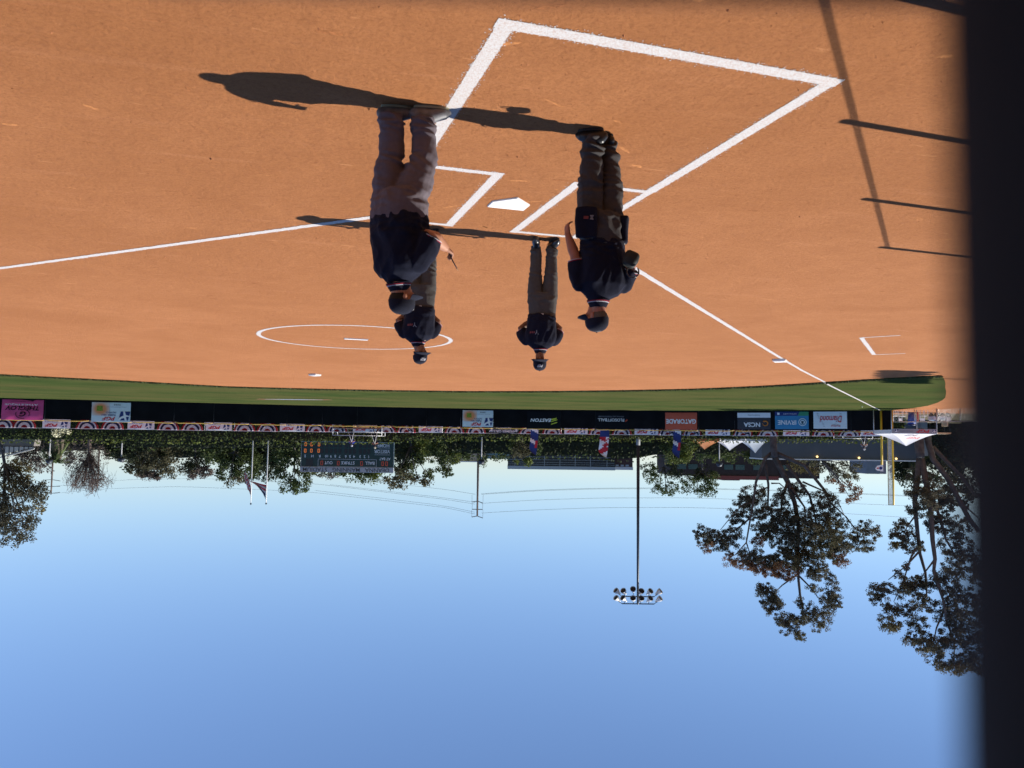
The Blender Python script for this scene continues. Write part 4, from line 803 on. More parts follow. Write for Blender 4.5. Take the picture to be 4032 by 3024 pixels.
# flagpoles
def flagpole(x, y1, D, label):
    a, top = vpole(x, 1745, y1, D, .05); t = thing('flagpole', label, 'flagpole', a); H = top.z - a.z; MB().tube([(0, 0, 0), (0, 0, H)], [.07, .045], 8).build('pole', mat('flagpole_white', (.62, .62, .6), .4), t, True); MB().sph((0, 0, H + .08), .1).build('finial', DSTEEL, t, True); return a
fa = flagpole(996, 1980, 92, 'pale flagpole carrying the limp white and red flag'); fb = flagpole(1056, 1979, 92, 'pale flagpole carrying the stars and stripes at half mast')
k = 92 / F; FR, FWt, FB = mat('flag_red', (.42, .02, .04), .8), mat('flag_white', (.46, .44, .45), .8), mat('flag_navy', (.015, .02, .07), .8)
M = frame(Vector((fb.x, fb.y, at(1056, 1909, 92).z))); mb = MB(); n = 12; vs = []; m = 13
for i in range(n + 1):
    u = i / n
    for j in range(m + 1):
        v = j / m; vs.append((u * 2.0 * (.45 + .55 * (1 - v * .9)) + .05, v * 1.55 * (1 - u * .72) + .0 - u * (.45), .12 * sin(u * 7 + v * 2)))
mb.v = vs
for i in range(n):
    for j in range(m): a_ = i * (m + 1) + j; mb.f.append((a_, a_ + m + 1, a_ + m + 2, a_ + 1)); mb.m.append(2 if (j >= 8 and i < 9) else (0 if (j // 2) % 2 == 0 else 1))
o = mb.build('national_flag', [FR, FWt, FB], None, True, M); tag(o, 'stars and stripes flag hanging half furled on the flagpole nearer the scoreboard', 'flag')
M = frame(Vector((fa.x, fa.y, at(996, 1858, 92).z))); mb = MB(); vs = []; n = 16
for i in range(n + 1):
    s = i / n; y = s * 2.6; w = .12 + .55 * (1 - s) * s * 2.4; x0 = .03 + .75 * (1 - s)
    for j in range(5): u = j / 4; vs.append((x0 - w * .5 + w * u if s < .8 else .03 + .2 * u * (1 - s) * 5, y, .08 * sin(u * 6 + s * 9)))
mb.v = vs
for i in range(n):
    for j in range(4): a_ = i * 5 + j; mb.f.append((a_, a_ + 5, a_ + 6, a_ + 1)); mb.m.append(1 if (i * 3 + j * 5) % 7 < 4 else 0)
o = mb.build('state_flag', [FR, FWt], None, True, M); tag(o, 'limp white and red flag drooping from the flagpole farther from the scoreboard', 'flag')

# ------------------------------------------------------------------ buildings
def slabm(t, name, x0, x1, y0, y1, D, c, k, depth, m, zoff=0.):
    return MB().box((-((x0 + x1) / 2 - c[0]) * k, ((y0 + y1) / 2 - c[1]) * k, zoff - depth / 2), ((x1 - x0) * k, (y1 - y0) * k, depth)).build(name, m, t)
D = 165.; k = D / F; c = (2210, 1780); t = thing('office_building', 'black glass office building with thin mullions and pale roof band', 'building', frame(at(*c, D)))
GLS = mat('black_glass', (.012, .014, .02), .25, .2, .3); ROOFB = mat('roof_band', (.33, .37, .4), .6)
slabm(t, 'glass_front', 2000, 2421, 1660, 1836, D, c, k, 20, GLS); slabm(t, 'roof_band', 1999, 2422, 1836, 1849, D, c, k, 20.6, ROOFB, .3)
for x in (2028, 2086, 2144, 2205, 2265, 2325, 2390): slabm(t, 'mullion', x - .8, x + .8, 1700, 1836, D, c, k, .3, ROOFB, .2)
for y in (1800, 1811, 1821, 1829): slabm(t, 'transom', 2000, 2421, y - .5, y + .5, D, c, k, .25, ROOFB, .15)
slabm(t, 'side_wing', 2421, 2497, 1660, 1836, D, c, k, 16, mat('brick_dark', (.09, .05, .045), .8, .15, 1), -2); slabm(t, 'wing_roof', 2421, 2498, 1836, 1848, D, c, k, 16.4, mat('wing_white', (.6, .6, .6), .6), -1.8)
for x in (2435, 2455, 2475): slabm(t, 'wing_window', x - 6, x + 6, 1827, 1834, D, c, k, .3, ROOFB, -1.8)
D = 150.; k = D / F; c = (1900, 1790); t = thing('low_building', 'low beige and teal building behind the lamp post and bushes', 'building', frame(at(*c, D))); slabm(t, 'beige_wall', 1780, 1880, 1660, 1818, D, c, k, 8, mat('beige_stucco', (.45, .36, .26), .85, .1, 1)); slabm(t, 'teal_wall', 1879, 2004, 1660, 1806, D, c, k, 8, mat('teal_panel', (.12, .2, .22), .6, .1, 1), -.5); slabm(t, 'roof_edge', 1778, 1882, 1817, 1820, D, c, k, 8.4, WHITE, .2)
D = 150.; k = D / F; c = (2950, 1800); t = thing('brick_building', 'dark brown building with red roof band behind the eucalyptus', 'building', frame(at(*c, D))); BRK = mat('brown_brick', (.045, .03, .028), .85, .2, 2)
slabm(t, 'wall', 2640, 3062, 1660, 1876, D, c, k, 14, BRK); slabm(t, 'red_roof_band', 2790, 3064, 1874, 1889, D, c, k, 14.6, mat('red_metal_roof', (.22, .05, .04), .6, .1, 1), .3); slabm(t, 'roof_unit', 2862, 2930, 1889, 1895, D, c, k, 4, DSTEEL, -3); slabm(t, 'low_wing', 3062, 3234, 1660, 1882, D, c, k, 10, BRK, -1)
for x in (2665, 2710, 2850, 2895, 2965, 3080): slabm(t, 'window', x, x + 36, 1830, 1850, D, c, k, .3, mat('teal_glass', (.03, .075, .075), .15), .15)
D = 160.; k = D / F; c = (3460, 1800); t = thing('grey_block', 'small plain grey building behind the foul pole', 'building', frame(at(*c, D))); slabm(t, 'wall', 3411, 3464, 1660, 1866, D, c, k, 8, mat('blue_grey_stucco', (.16, .19, .23), .8, .1, 1)); slabm(t, 'wing', 3464, 3496, 1660, 1866, D, c, k, 6, mat('mauve_stucco', (.24, .21, .24), .8, .1, 1), -.8)
D = 97.; k = D / F; c = (3300, 1780); t = thing('grey_wall_building', 'long plain grey wall with white coping and small lit lamps', 'building', frame(at(*c, D), Vector((EX.x * cos(.06) - EX.y * sin(.06), EX.y * cos(.06) + EX.x * sin(.06), 0)))); GW = mat('grey_stucco', (.105, .118, .135), .85, .06, .6)
slabm(t, 'wall', 3004, 3605, 1640, 1809, D, c, k, 6, GW); slabm(t, 'coping', 3002, 3607, 1808.5, 1813, D, c, k, 6.5, WHITE, .25)
for x, y in ((3217, 1799), (3378, 1801.5), (3520, 1803)):
    lm = MB().sph((0, 0, 0), .13).build('wall_lamp', mat('warm_lamp', (.9, .7, .4), .5, emit=(1, .66, .25), es=1.5), t, True, Matrix.Translation((-(x - c[0]) * k, (y - c[1]) * k, .2))); MB().box((0, .12, -.08), (.3, .1, .2)).build('lamp_hood', DSTEEL, lm)
slabm(t, 'end_pier', 3606, 3630, 1640, 1790, D, c, k, 3, mat('pale_render', (.3, .3, .29), .8), 1)
# ramp with white panels at the corner
D = 90.; k = D / F; c = (40, 1760); t = thing('ramp', 'sloping ramp with white infill panels beyond the hedge corner', 'ramp', frame(at(*c, D))); RW = mat('ramp_white', (.6, .58, .53), .7, .05, 2); RG = mat('ramp_grey', (.2, .18, .16), .8, .1, 1)
PX = lambda x: -(x - c[0]) * k; PY = lambda y: (y - c[1]) * k
MB().prism([(PX(150), PY(1650), -1.2), (PX(-120), PY(1650), -1.2), (PX(-120), PY(1757), -1.2), (PX(132), PY(1755), -1.2)], (0, 0, 1.2)).build('retaining_wall', RG, t)
xs = [133, 114, 96, 76, 56, 38, 20, 3, -15, -33, -52, -70, -90]
for i in range(len(xs) - 1):
    tp = lambda x: lerp(x, [-120, 0, 133], [1835, 1795, 1765])
    MB().prism([(PX(xs[i] - 2), PY(1759), 0), (PX(xs[i + 1] + 2), PY(1759), 0), (PX(xs[i + 1] + 2), PY(tp(xs[i + 1]) - 4), 0), (PX(xs[i] - 2), PY(tp(xs[i]) - 4), 0)], (0, 0, .06)).build('panel', RW, t)
    MB().bar((PX(xs[i]), PY(1755), .05), (PX(xs[i]), PY(tp(xs[i])), .05), .07).build('baluster', DSTEEL, t)
MB().bar((PX(136), PY(1765), .03), (PX(-120), PY(1836), .03), .14).build('handrail', mat('handrail_white', (.55, .55, .52), .6), t)

# ------------------------------------------------------------------ tents
def tent(x0, x1, ye, ya, D, apx, roofm, label, legs=True, val=.35, rx=(0., 0.)):
    k = D / F; w = (x1 - x0) * k; c = at((x0 + x1) / 2, ye, D); M = frame(c); t = thing('canopy_tent', label, 'tent', M); H = (ya - ye) * k; ax = -(apx - (x0 + x1) / 2) * k; dp = w * .9
    C4 = [Vector((-w / 2, 0, dp / 2)), Vector((w / 2, 0, dp / 2)), Vector((w / 2, 0, -dp / 2)), Vector((-w / 2, 0, -dp / 2))]; A = Vector((ax, H, 0)); mb = MB(); n = 8
    for i in range(4):
        p, q = C4[i], C4[(i + 1) % 4]; vs = []
        for s in range(n + 1):
            f = s / n; 
            for u in range(7):
                e = p.lerp(q, u / 6); P = e.lerp(A, f); P.y = H * (f ** 1.35) - .1 * sin(pi * u / 6) * (1 - f) * f * 2; vs.append(P)
        mb.add(vs, [(s * 7 + u, s * 7 + u + 1, (s + 1) * 7 + u + 1, (s + 1) * 7 + u) for s in range(n) for u in range(6)])
    mb.build('roof', roofm, t, True)
    for i in range(4):
        p, q = C4[i], C4[(i + 1) % 4]; MB().add([p, q, q - Vector((0, val, 0)), p - Vector((0, val, 0))], [(0, 1, 2, 3)]).build('valance', roofm, t)
        MB().tube([p, Vector((p.x, GND - c.z, p.z))], .035, 6).build('leg', STEEL, t, True)
    return t, w, H
TW = mat('tent_white', (.72, .73, .75), .7, .05, 1, trans=.2); TB = mat('tent_bluegrey', (.5, .56, .62), .7, .2, .6, trans=.2); TO = mat('tent_orange', (.62, .22, .05), .7, col2=(.3, .1, .05), scale=.7, trans=.2)
tent(2727, 2824, 1737, 1770, 92, 2774, TO, 'orange patterned peaked tent next to two white tents'); tent(2824, 2923, 1736, 1774, 92.5, 2873, TW, 'white peaked tent between orange tent and blue-white tent'); tent(2922, 3008, 1738, 1784, 93, 2974, TB, 'blue-white peaked tent touching the grey wall')
t, w, H = tent(3475, 3649, 1709, 1756, 64.5, 3567, TW, 'white PGF canopy at the end of the fence by the foul pole', val=.3)
V_ = mat('valance_grey', (.3, .31, .35), .7); MB().box((0, -.2, w * .46), (w, .34, .02)).build('front_banner', V_, t); letter(t, 'PGF', -w * .18, -.2, .26, REDV, w * .3, w * .46 + .02, .03, .2); letter(t, 'PREMIER GIRLS FASTPITCH', w * .18, -.2, .12, GREYV, w * .3, w * .46 + .02)
leap(t, -w * .43, -.2, .24, w * .46 + .015); leap(t, w * .4, -.2, .24, w * .46 + .015)
Mr = Matrix.Translation((-.1, H * .33, w * .33)) @ Matrix.Rotation(radians(-62), 4, 'X'); e = link('roof_logo', text_mesh('PGF', .3, 1.0, .03, .2, REDV), t, Mr)
# foul poles and pennant
def ypole(x, y1, D, r, label):
    p = fence_pt(x); top = at(x, y1, D).z; t = thing('foul_pole', label, 'foul pole', p + EZ * .12); MB().tube([(0, 0, 0), (0, 0, top - p.z)], r, 10).build('pole', YELL, t, True); return t, top - p.z, p
t, H, p = ypole(3466, 1832, lerp(3466, FX, FD), .085, 'yellow pole where the foul line meets the fence')
t, H, p = ypole(3509, 1986, lerp(3507, FX, FD), .075, 'taller yellow foul pole with white mesh wing at the fence end')
kx = 67.3 / F; z0 = at(3509, 1722, 67.3).z - p.z; wx = Vector((EX.x, EX.y, 0)) * (20 * kx)
MESH = mat('wing_mesh', (.5, .51, .5), .7); mb = MB()
for i in range(13): mb.bar(wx * (i / 12) + Z * z0, wx * (i / 12) + Z * H, .012)
for i in range(60): mb.bar(Z * (z0 + (H - z0) * i / 59), wx + Z * (z0 + (H - z0) * i / 59), .012)
mb.build('wing_mesh', MESH, t); mb = MB()
for i in (0, 1): mb.bar(wx * i + Z * z0, wx * i + Z * H, .035)
for s in (0, .36, .62, 1): mb.bar(Z * (z0 + (H - z0) * s), wx + Z * (z0 + (H - z0) * s), .035)
mb.build('wing_frame', mat('wing_frame', (.3, .24, .08), .6), t)
M = frame(at(3462, 1843, 67)); t = thing('pennant', 'small white pennant with blue emblem on top of the shorter yellow pole', 'flag', M); polyp(t, 'cloth', [(-.32, -.28), (.18, -.18), (.33, .05), (.2, .2), (-.33, .28)], WHITE, 0); disc(t, 'emblem', -.12, 0, .13, NAVYV, .012); polyp(t, 'emblem', [(.02, -.06), (.2, -.04), (.2, .06), (.02, .06)], REDV, .012)
# platform scaffold and camera crew (people are built further down)
def scaffold(x0, x1, ydeck, ytop, D, label):
    k = D / F; c = at((x0 + x1) / 2, ydeck, D); M = frame(c); t = thing('camera_platform', label, 'scaffold', M); w = (x1 - x0) * k; H = (ytop - ydeck) * k
    MB().box((0, -.04, 0), (w, .08, 2.2)).build('deck', WOOD, t)
    for s in (-1, 1):
        for d in (-1, 1): MB().tube([(s * w / 2, GND - c.z, d * 1.05), (s * w / 2, H, d * 1.05)], .03, 6).build('upright', STEEL, t, True)
    for d in (-1, 1):
        for f in (.5, 1): MB().tube([(-w / 2, H * f, d * 1.05), (w / 2, H * f, d * 1.05)], .025, 6).build('guard_rail', STEEL, t, True)
    return c

# ------------------------------------------------------------------ people
def person_frame(x, y, z=0.):
    b = Vector((x, y, z)); v = Vector((b.x - CAM.x, b.y - CAM.y, 0)).normalized(); R = Vector((v.y, -v.x, 0))
    M = Matrix((R, v, Z)).transposed().to_4x4(); M.translation = b; return M         # local x picture-right, y away from the camera, z up
def remesh(mb, voxel, smooth=5, wr=None, mats=(), name='body'):
    o = bpy.data.objects.new('tmp', mb.mesh('tmp')); COL.objects.link(o)
    r = o.modifiers.new('r', 'REMESH'); r.mode = 'VOXEL'; r.voxel_size = voxel; r.use_smooth_shade = True
    if smooth: s = o.modifiers.new('s', 'SMOOTH'); s.factor = .5; s.iterations = smooth
    dg = bpy.context.evaluated_depsgraph_get(); me = bpy.data.meshes.new_from_object(o.evaluated_get(dg)); me.name = name
    bpy.data.meshes.remove(o.data)
    if wr:
        nr = [v.normal.copy() for v in me.vertices]
        for v, n in zip(me.vertices, nr): v.co += n * wr(v.co, n)
    me.polygons.foreach_set('use_smooth', [True] * len(me.polygons)); me.materials.clear()
    for m in mats: me.materials.append(m)
    me.update(); return me
def SK(name, c): return mat('skin_' + name, c, .55, .1, 20, spec=.35)
def CLOTH(name, c, var=.08): return mat('cloth_' + name, c, .9, var, 30, bump=.25, bscale=260, spec=.12, sheen=.04)
NAVY = CLOTH('navy', (.0085, .010, .022)); CAPN = CLOTH('cap_navy', (.0125, .014, .025)); TRR = CLOTH('trim_red', (.22, .012, .025)); TRW = CLOTH('trim_white', (.38, .38, .41)); LEATH = mat('black_leather', (.012, .012, .013), .3, spec=.5, coat=.3)
def hand(mb, w, d, n, side, curl=.5, pinch=False):
    d = Vector(d).normalized(); n = Vector(n); n = (n - d * n.dot(d)).normalized(); s = d.cross(n) * side; w = Vector(w)
    mb.tube([w - d * .02, w + d * .02, w + d * .055, w + d * .085], [.026, .036, .041, .038], 12, True, s, [.02, .02, .017, .014])
    for i, (o, L) in enumerate(((-.030, .058), (-.010, .070), (.011, .075), (.031, .068))):
        p = w + d * .078 + s * o; q = d.copy(); pts = [p - d * .02, p]; c = curl * (1.15 - .1 * i)
        for f in (.42, .33, .25): q = (q * cos(c) + n * sin(c)).normalized(); n2 = n; p = p + q * (L * f); pts.append(p); c *= 1.15
        mb.tube(pts, [.0095, .0095, .0088, .0082, .0072], 8, dome=True)
    b = w + d * .02 + s * .032; q = (d * .55 + s * .75 + n * .35).normalized(); e = b + q * .035; q2 = (d * .85 + s * .2 + n * .5).normalized(); mb.tube([b - q * .015, b, e, e + q2 * .03], [.013, .0125, .0105, .0085], 8, dome=True)
def hbasis(face, pitch=0.):
    f = Vector((face[0], face[1], 0)).normalized(); s = f.cross(Z); f2 = (f * cos(pitch) + Z * sin(pitch)).normalized(); return s, f2, s.cross(f2)
def head(mb, hc, face, pitch, neck, fat=1.):
    s, f, u = hbasis(face, pitch); hc = Vector(hc)
    mb.ell(hc + u * .025 - f * .008, s * .073, f * .094, u * .092, 18, 12); mb.ell(hc - u * .045 + f * .022, s * .056 * fat, f * .062, u * .072, 16, 10); mb.ell(hc - u * .092 + f * .052, s * .028 * fat, f * .03, u * .022, 10, 7)
    mb.ell(hc - u * .022 + f * .094, s * .013, f * .02, u * .027, 10, 7); mb.ell(hc + u * .01 + f * .083, s * .05, f * .012, u * .01, 10, 7); mb.ell(hc - u * .062 + f * .08, s * .022, f * .012, u * .012, 10, 7)
    for q in (-1, 1): mb.ell(hc + s * (.076 * q) - u * .012 - f * .008, s * .009, f * .019, u * .032, 8, 7); mb.ell(hc + s * (.035 * q) - u * .03 + f * .07, s * .02, f * .018, u * .02, 8, 6)
    mb.tube([hc - u * .04 - f * .02, Vector(neck) + Vector((0, 0, .03)), Vector(neck) - Vector((0, 0, .06))], [.056 * fat, .058 * fat, .07 * fat], 14)
def cap(t, hc, face, pitch, emblem, m=CAPN):
    s, f, u = hbasis(face, pitch); hc = Vector(hc); base = hc + u * .03 - f * .004; mb = MB(); n = 32; vs = []
    def dome(ph, th, g=0.):
        c = max(0., cos(th)) ** .8; return base + s * ((.086 + g) * c * cos(ph)) + f * ((.106 + g) * c * sin(ph)) + u * ((.088 + g) * sin(th) + (.012 if False else 0))
    R = [-.25] + [pi / 2 * i / 9 for i in range(10)]
    for i, th in enumerate(R):
        for k in range(n):
            ph = 2 * pi * k / n; p = dome(ph, max(th, 0)); 
            if th < 0: p = p - u * (.018 + .014 * max(0, -sin(ph)))
            vs.append(p)
    fs = [(i * n + k, i * n + (k + 1) % n, (i + 1) * n + (k + 1) % n, (i + 1) * n + k) for i in range(len(R) - 1) for k in range(n)]; mb.add(vs, fs); mb.build('cap', m, t, True); c = t.children[-1] if False else [o for o in t.children if o.name.startswith('cap')][-1]
    mb = MB(); vs = []; N = 20
    for L in (0, 1):
        for i in range(N + 1):
            ph = pi / 2 + radians(-72 + 144 * i / N); e = cos(ph - pi / 2)
            for j in range(5):
                r = j / 4; g = .07 * r * max(.05, e) ** .7; p = base - u * .012 + s * ((.086 + g) * cos(ph)) + f * ((.106 + g) * sin(ph)) - u * (.018 * r + .030 * (1 - e) * (.3 + .7 * r)) - u * (.004 * L); vs.append(p)
    K = (N + 1) * 5
    for L in (0, 1):
        for i in range(N):
            for j in range(4): a = L * K + i * 5 + j; q = (a, a + 5, a + 6, a + 1); mb.f.append(q if L == 0 else q[::-1]); mb.m.append(0)
    for i in range(N): a = i * 5 + 4; mb.f.append((a, a + 5, a + 5 + K, a + K)); mb.m.append(0)
    mb.v = [tuple(v) for v in vs]; mb.build('brim', m, c, True); MB().sph(base + u * .089, .008, 8, 5).build('button', m, c, True)
    if emblem == 'PGF':
        me = text_mesh('PGF', .036, .1, .05, .2, TRW).copy()
        for v in me.vertices: p = dome(pi / 2 + v.co.x / .105, radians(27) + v.co.y / .088, .003); v.co = p
        link('emblem', me, c)
    else:
        P = [(-.78, .05), (-.2, -.1), (-.05, -.55), (.15, -.55), (.1, -.05), (.5, .2), (.62, .52), (.42, .55), (.2, .3), (.0, .22), (-.1, .5), (-.35, .5), (-.25, .1)]; mb = MB(); mb.poly([dome(pi / 2 + .25 + a * .5, radians(30) + b * .5, .003) for a, b in P]); mb.build('emblem', TRW, c); mb = MB().poly([dome(pi / 2 + .2 + .16 * cos(q), radians(50) + .14 * sin(q), .003) for q in [k * .785 for k in range(8)]]); mb.build('emblem', TRW, c)
def hair(t, hc, face, pitch, m):
    s, f, u = hbasis(face, pitch); hc = Vector(hc); mb = MB(); mb.ell(hc + u * .02 - f * .012, s * .079, f * .098, u * .1, 24, 16); c = hc
    keep = []
    for fa in mb.f:
        p = sum((Vector(mb.v[i]) for i in fa), Vector()) / len(fa) - c
        if p.dot(f) < -.012 + .25 * max(0, p.dot(u)) and p.dot(u) > -.075 - .2 * p.dot(f) * 0: keep.append(fa)
    mb.f = keep; mb.m = [0] * len(keep); mb.build('hair', m, t, True)
def ridge(v): return 1 - 2.6 * abs(noise.noise(v))
def fold(seed, amp, z0=None):
    o = Vector((seed * 3.1, seed, 0))
    def w(co, n):
        if z0 is None:                                                        # shirt: long slanting drapes, finer creases at the waist
            d = .75 * ridge(Vector((co.x * 6 + co.z * 2.4, co.y * 6, co.z * 2.0)) + o) + .45 * ridge(Vector((co.x * 11 - co.z * 5, co.y * 11, co.z * 4)) + o * 2); wz = math.exp(-((co.z - 1.0) / .1) ** 2); d += .6 * wz * ridge(Vector((co.x * 8, co.y * 8, co.z * 22)) + o)
            return amp * (d - .35)
        d = .55 * ridge(Vector((co.x * 8, co.y * 8, co.z * 2.2)) + o)
        for zc, wd, a in ((.14, .11, 1.5), (.46, .12, .9), (.76, .1, .9)):     # trousers break above the shoe, at knee and groin
            e = math.exp(-((co.z - zc - z0) / wd) ** 2); d += a * e * ridge(Vector((co.x * 6 + co.z * 6, co.y * 6 + co.z * 3, co.z * 15)) + o)
        return amp * (d - .3)
    return w
def shoe(t, ankle, heel, toe, m, sole, z=0., w=.048):
    h, e = Vector((heel[0], heel[1], z)), Vector((toe[0], toe[1], z)); d = (e - h).normalized(); L = (e - h).length; x = d.cross(Z)
    mb = MB(); S = [(0, .034, .075), (.08, .045, .1), (.3, .048, .115), (.5, .049, .1), (.72, .055, .078), (.9, .047, .062), (1., .024, .04)]
    mb.tube([h + d * (L * a) + Z * (c * .5 + .02) for a, b, c in S], [b * w / .048 for a, b, c in S], 12, True, x, [c * .55 + .005 for a, b, c in S], dome=True)
    a = Vector(ankle); mb.tube([a + Z * .06, a * .5 + (h + d * (L * .24) + Z * .08) * .5, h + d * (L * .24) + Z * .06], [.05, .052, .05], 12); o = remesh(mb, .009, 3, None, [m], 'shoe'); o = link('shoe', o, t)
    P = []
    for i in range(20): q = 2 * pi * i / 20; u = .5 + .51 * cos(q); ww = .0445 * (w / .048) * (.85 + .2 * u if u < .8 else 1.0); P.append(h + d * (L * u) + x * (ww * math.copysign(abs(sin(q)) ** .75, sin(q))))
    MB().prism([p + Z * .002 for p in P], (0, 0, .02)).build('sole', sole, o, False)
def band(parent, name, c, d, r, L, m, r2=None, n=22, rb=None, ax=None):
    c = Vector(c); d = Vector(d).normalized(); mb = MB(); mb.tube([c, c + d * L], [r, r2 or r], n, False, ax, [rb, rb] if rb else None); mb.tube([c + d * L, c], [(r2 or r) - .006, r - .006], n, False, ax); return mb.build(name, m, parent, True)
def umpire(base, label, S):
    M = person_frame(*base); t = thing('person', label, 'person', M, None); sk = S['skin']
    # --- body: one continuous surface
    mb = MB(); T = S['torso']; mb.rings([(a, b, z, ra * .84, rf * .84, an) for a, b, z, ra, rf, an in T]); mb.rings([(a, b, z, ra * .84, rf * .84, an) for a, b, z, ra, rf, an in S['pelvis']])
    for lg in S['legs']: mb.tube(lg['p'][:-1] + [Vector(lg['p'][-1]) + Vector((0, 0, .03))], [r * .7 for r in lg['r'][:-1]] + [.042], 12)
    for ar in S['arms']:
        sh, el, wr = [Vector(q) for q in (ar['sh'], ar['el'], ar['wr'])]; k = ar.get('fat', 1.); mb.tube([sh.lerp(el, .18), sh.lerp(el, .5), el, el.lerp(wr, .3), el.lerp(wr, .75), wr], [.05 * k, .048 * k, .043 * k, .045 * k, .034 * k, .027 * k], 14, dome=True)
        hand(mb, wr, ar['hd'], ar['pn'], ar['side'], ar.get('curl', .45))
    hc, face, pit = S['head']; head(mb, hc, face, pit, (T[-1][0], T[-1][1], T[-1][2]), S.get('fat', 1.)); link('body', remesh(mb, S.get('vox', .0065), 2, None, [sk], 'body'), t)
    s, f, u = hbasis(face, pit)
    for q in (-1, 1): e = MB(); e.sph(Vector(hc) + s * (.031 * q) + u * .0 + f * .083, .0105, 8, 6); e.build('eye', mat('eye_dark', (.05, .04, .035), .3), t, True)
    if S.get('hair'): hair(t, hc, face, pit, S['hair'])
    cap(t, hc, face, pit, S['emblem'])
    # --- shirt
    mb = MB(); mb.rings(T)
    for ar in S['arms']:
        sh, el = Vector(ar['sh']), Vector(ar['el']); se = Vector(ar['se']) if 'se' in ar else sh.lerp(el, .8); r0, r1 = ar.get('sr', (.085, .08)); d_ = (sh - se).normalized(); mb.tube([sh + d_ * .05, sh + d_ * .035, sh, sh.lerp(se, .35), sh.lerp(se, .7), se], [r0 * .4, r0 * .62, r0 * .86, r0 * .96, r0, r1], 18)
    me = remesh(mb, S.get('cv', .0085), 4, fold(S['seed'], S.get('sf', .010)), [S.get('shirt', NAVY)], 'shirt'); shirt = link('shirt', me, t); bvh = BVHTree.FromPolygons([v.co for v in me.vertices], [p.vertices for p in me.polygons])
    for ar in S['arms']:
        sh, el = Vector(ar['sh']), Vector(ar['el']); se = Vector(ar['se']) if 'se' in ar else sh.lerp(el, .8); d = (se - sh).normalized(); r = ar.get('sr', (.085, .08))[1]
        if S.get('trim', True): band(shirt, 'sleeve_stripe', se - d * .013, d, r + .002, .008, TRR); band(shirt, 'sleeve_trim', se - d * .006, d, r + .003, .006, TRW)
    # --- collar
    cx, cy, cz = T[-1][:3]; cz += S.get('cz', .0); tilt = S.get('ctilt', (0, 0, 1)); dn = Vector(tilt).normalized(); c0 = Vector((cx, cy, cz)); R = S.get('cr', .072)
    co = band(shirt, 'collar', c0 + dn * .045, -dn, R - .006, .06, S.get('shirt', NAVY), R + .022)
    if S.get('trim', True): band(shirt, 'collar_stripe', c0 + dn * .002, -dn, R + .015, .008, TRR, R + .0205); band(shirt, 'collar_trim', c0 + dn * .009, -dn, R + .012, .006, TRW, R + .016)
    # --- trousers, belt, shoes
    mb = MB(); mb.rings(S['pelvis'])
    for lg in S['legs']: mb.tube(lg['p'], lg['r'], 18)
    link('trousers', remesh(mb, S.get('cv', .0085), 4, fold(S['seed'] + 3, S.get('tf', .011), 0.), [S['pants']], 'trousers'), t)
    if S.get('belt'):
        a, b, z, ra, rf, an = S['belt']; mb = MB(); mb.rings([(a, b, z, ra, rf, an), (a, b, z + .035, ra, rf, an)], 30, 2.25, False); bl_ = mb.build('belt', LEATH, t, True); MB().box((a, b - rf - .004, z + .018), (.034, .012, .026)).build('buckle', STEEL, bl_)
    for lg in S['legs']: shoe(t, lg['p'][-1], lg['heel'], lg['toe'], S['shoe'], S['sole'])
    # --- chest emblem laid onto the cloth
    if S.get('chest'):
        x0, z0 = S['chest']
        def drape(pts, m):
            V = []
            for x, z in pts:
                h = bvh.ray_cast(Vector((x0 + x, -1, z0 + z)), Vector((0, 1, 0)))[0]
                if h is None: return
                V.append(h - Vector((0, .004, 0)))
            MB().poly(V).build('chest_emblem', m, shirt)
        for sx_ in (-1, 1): drape([(-.035, 0), (-.025, 0), (-.030 + sx_ * .02, .028), (-.040 + sx_ * .02, .028)], GREYV)
        drape([(-.036, -.025), (-.026, -.025), (-.026, .004), (-.036, .004)], GREYV)
        for j in range(3): drape([(-.012 + j * .024, -.012), (.006 + j * .024, -.012), (.010 + j * .024, .012), (-.008 + j * .024, .012)], mat('dull_red_thread', (.16, .035, .04), .8))
    return t, M
rad = radians
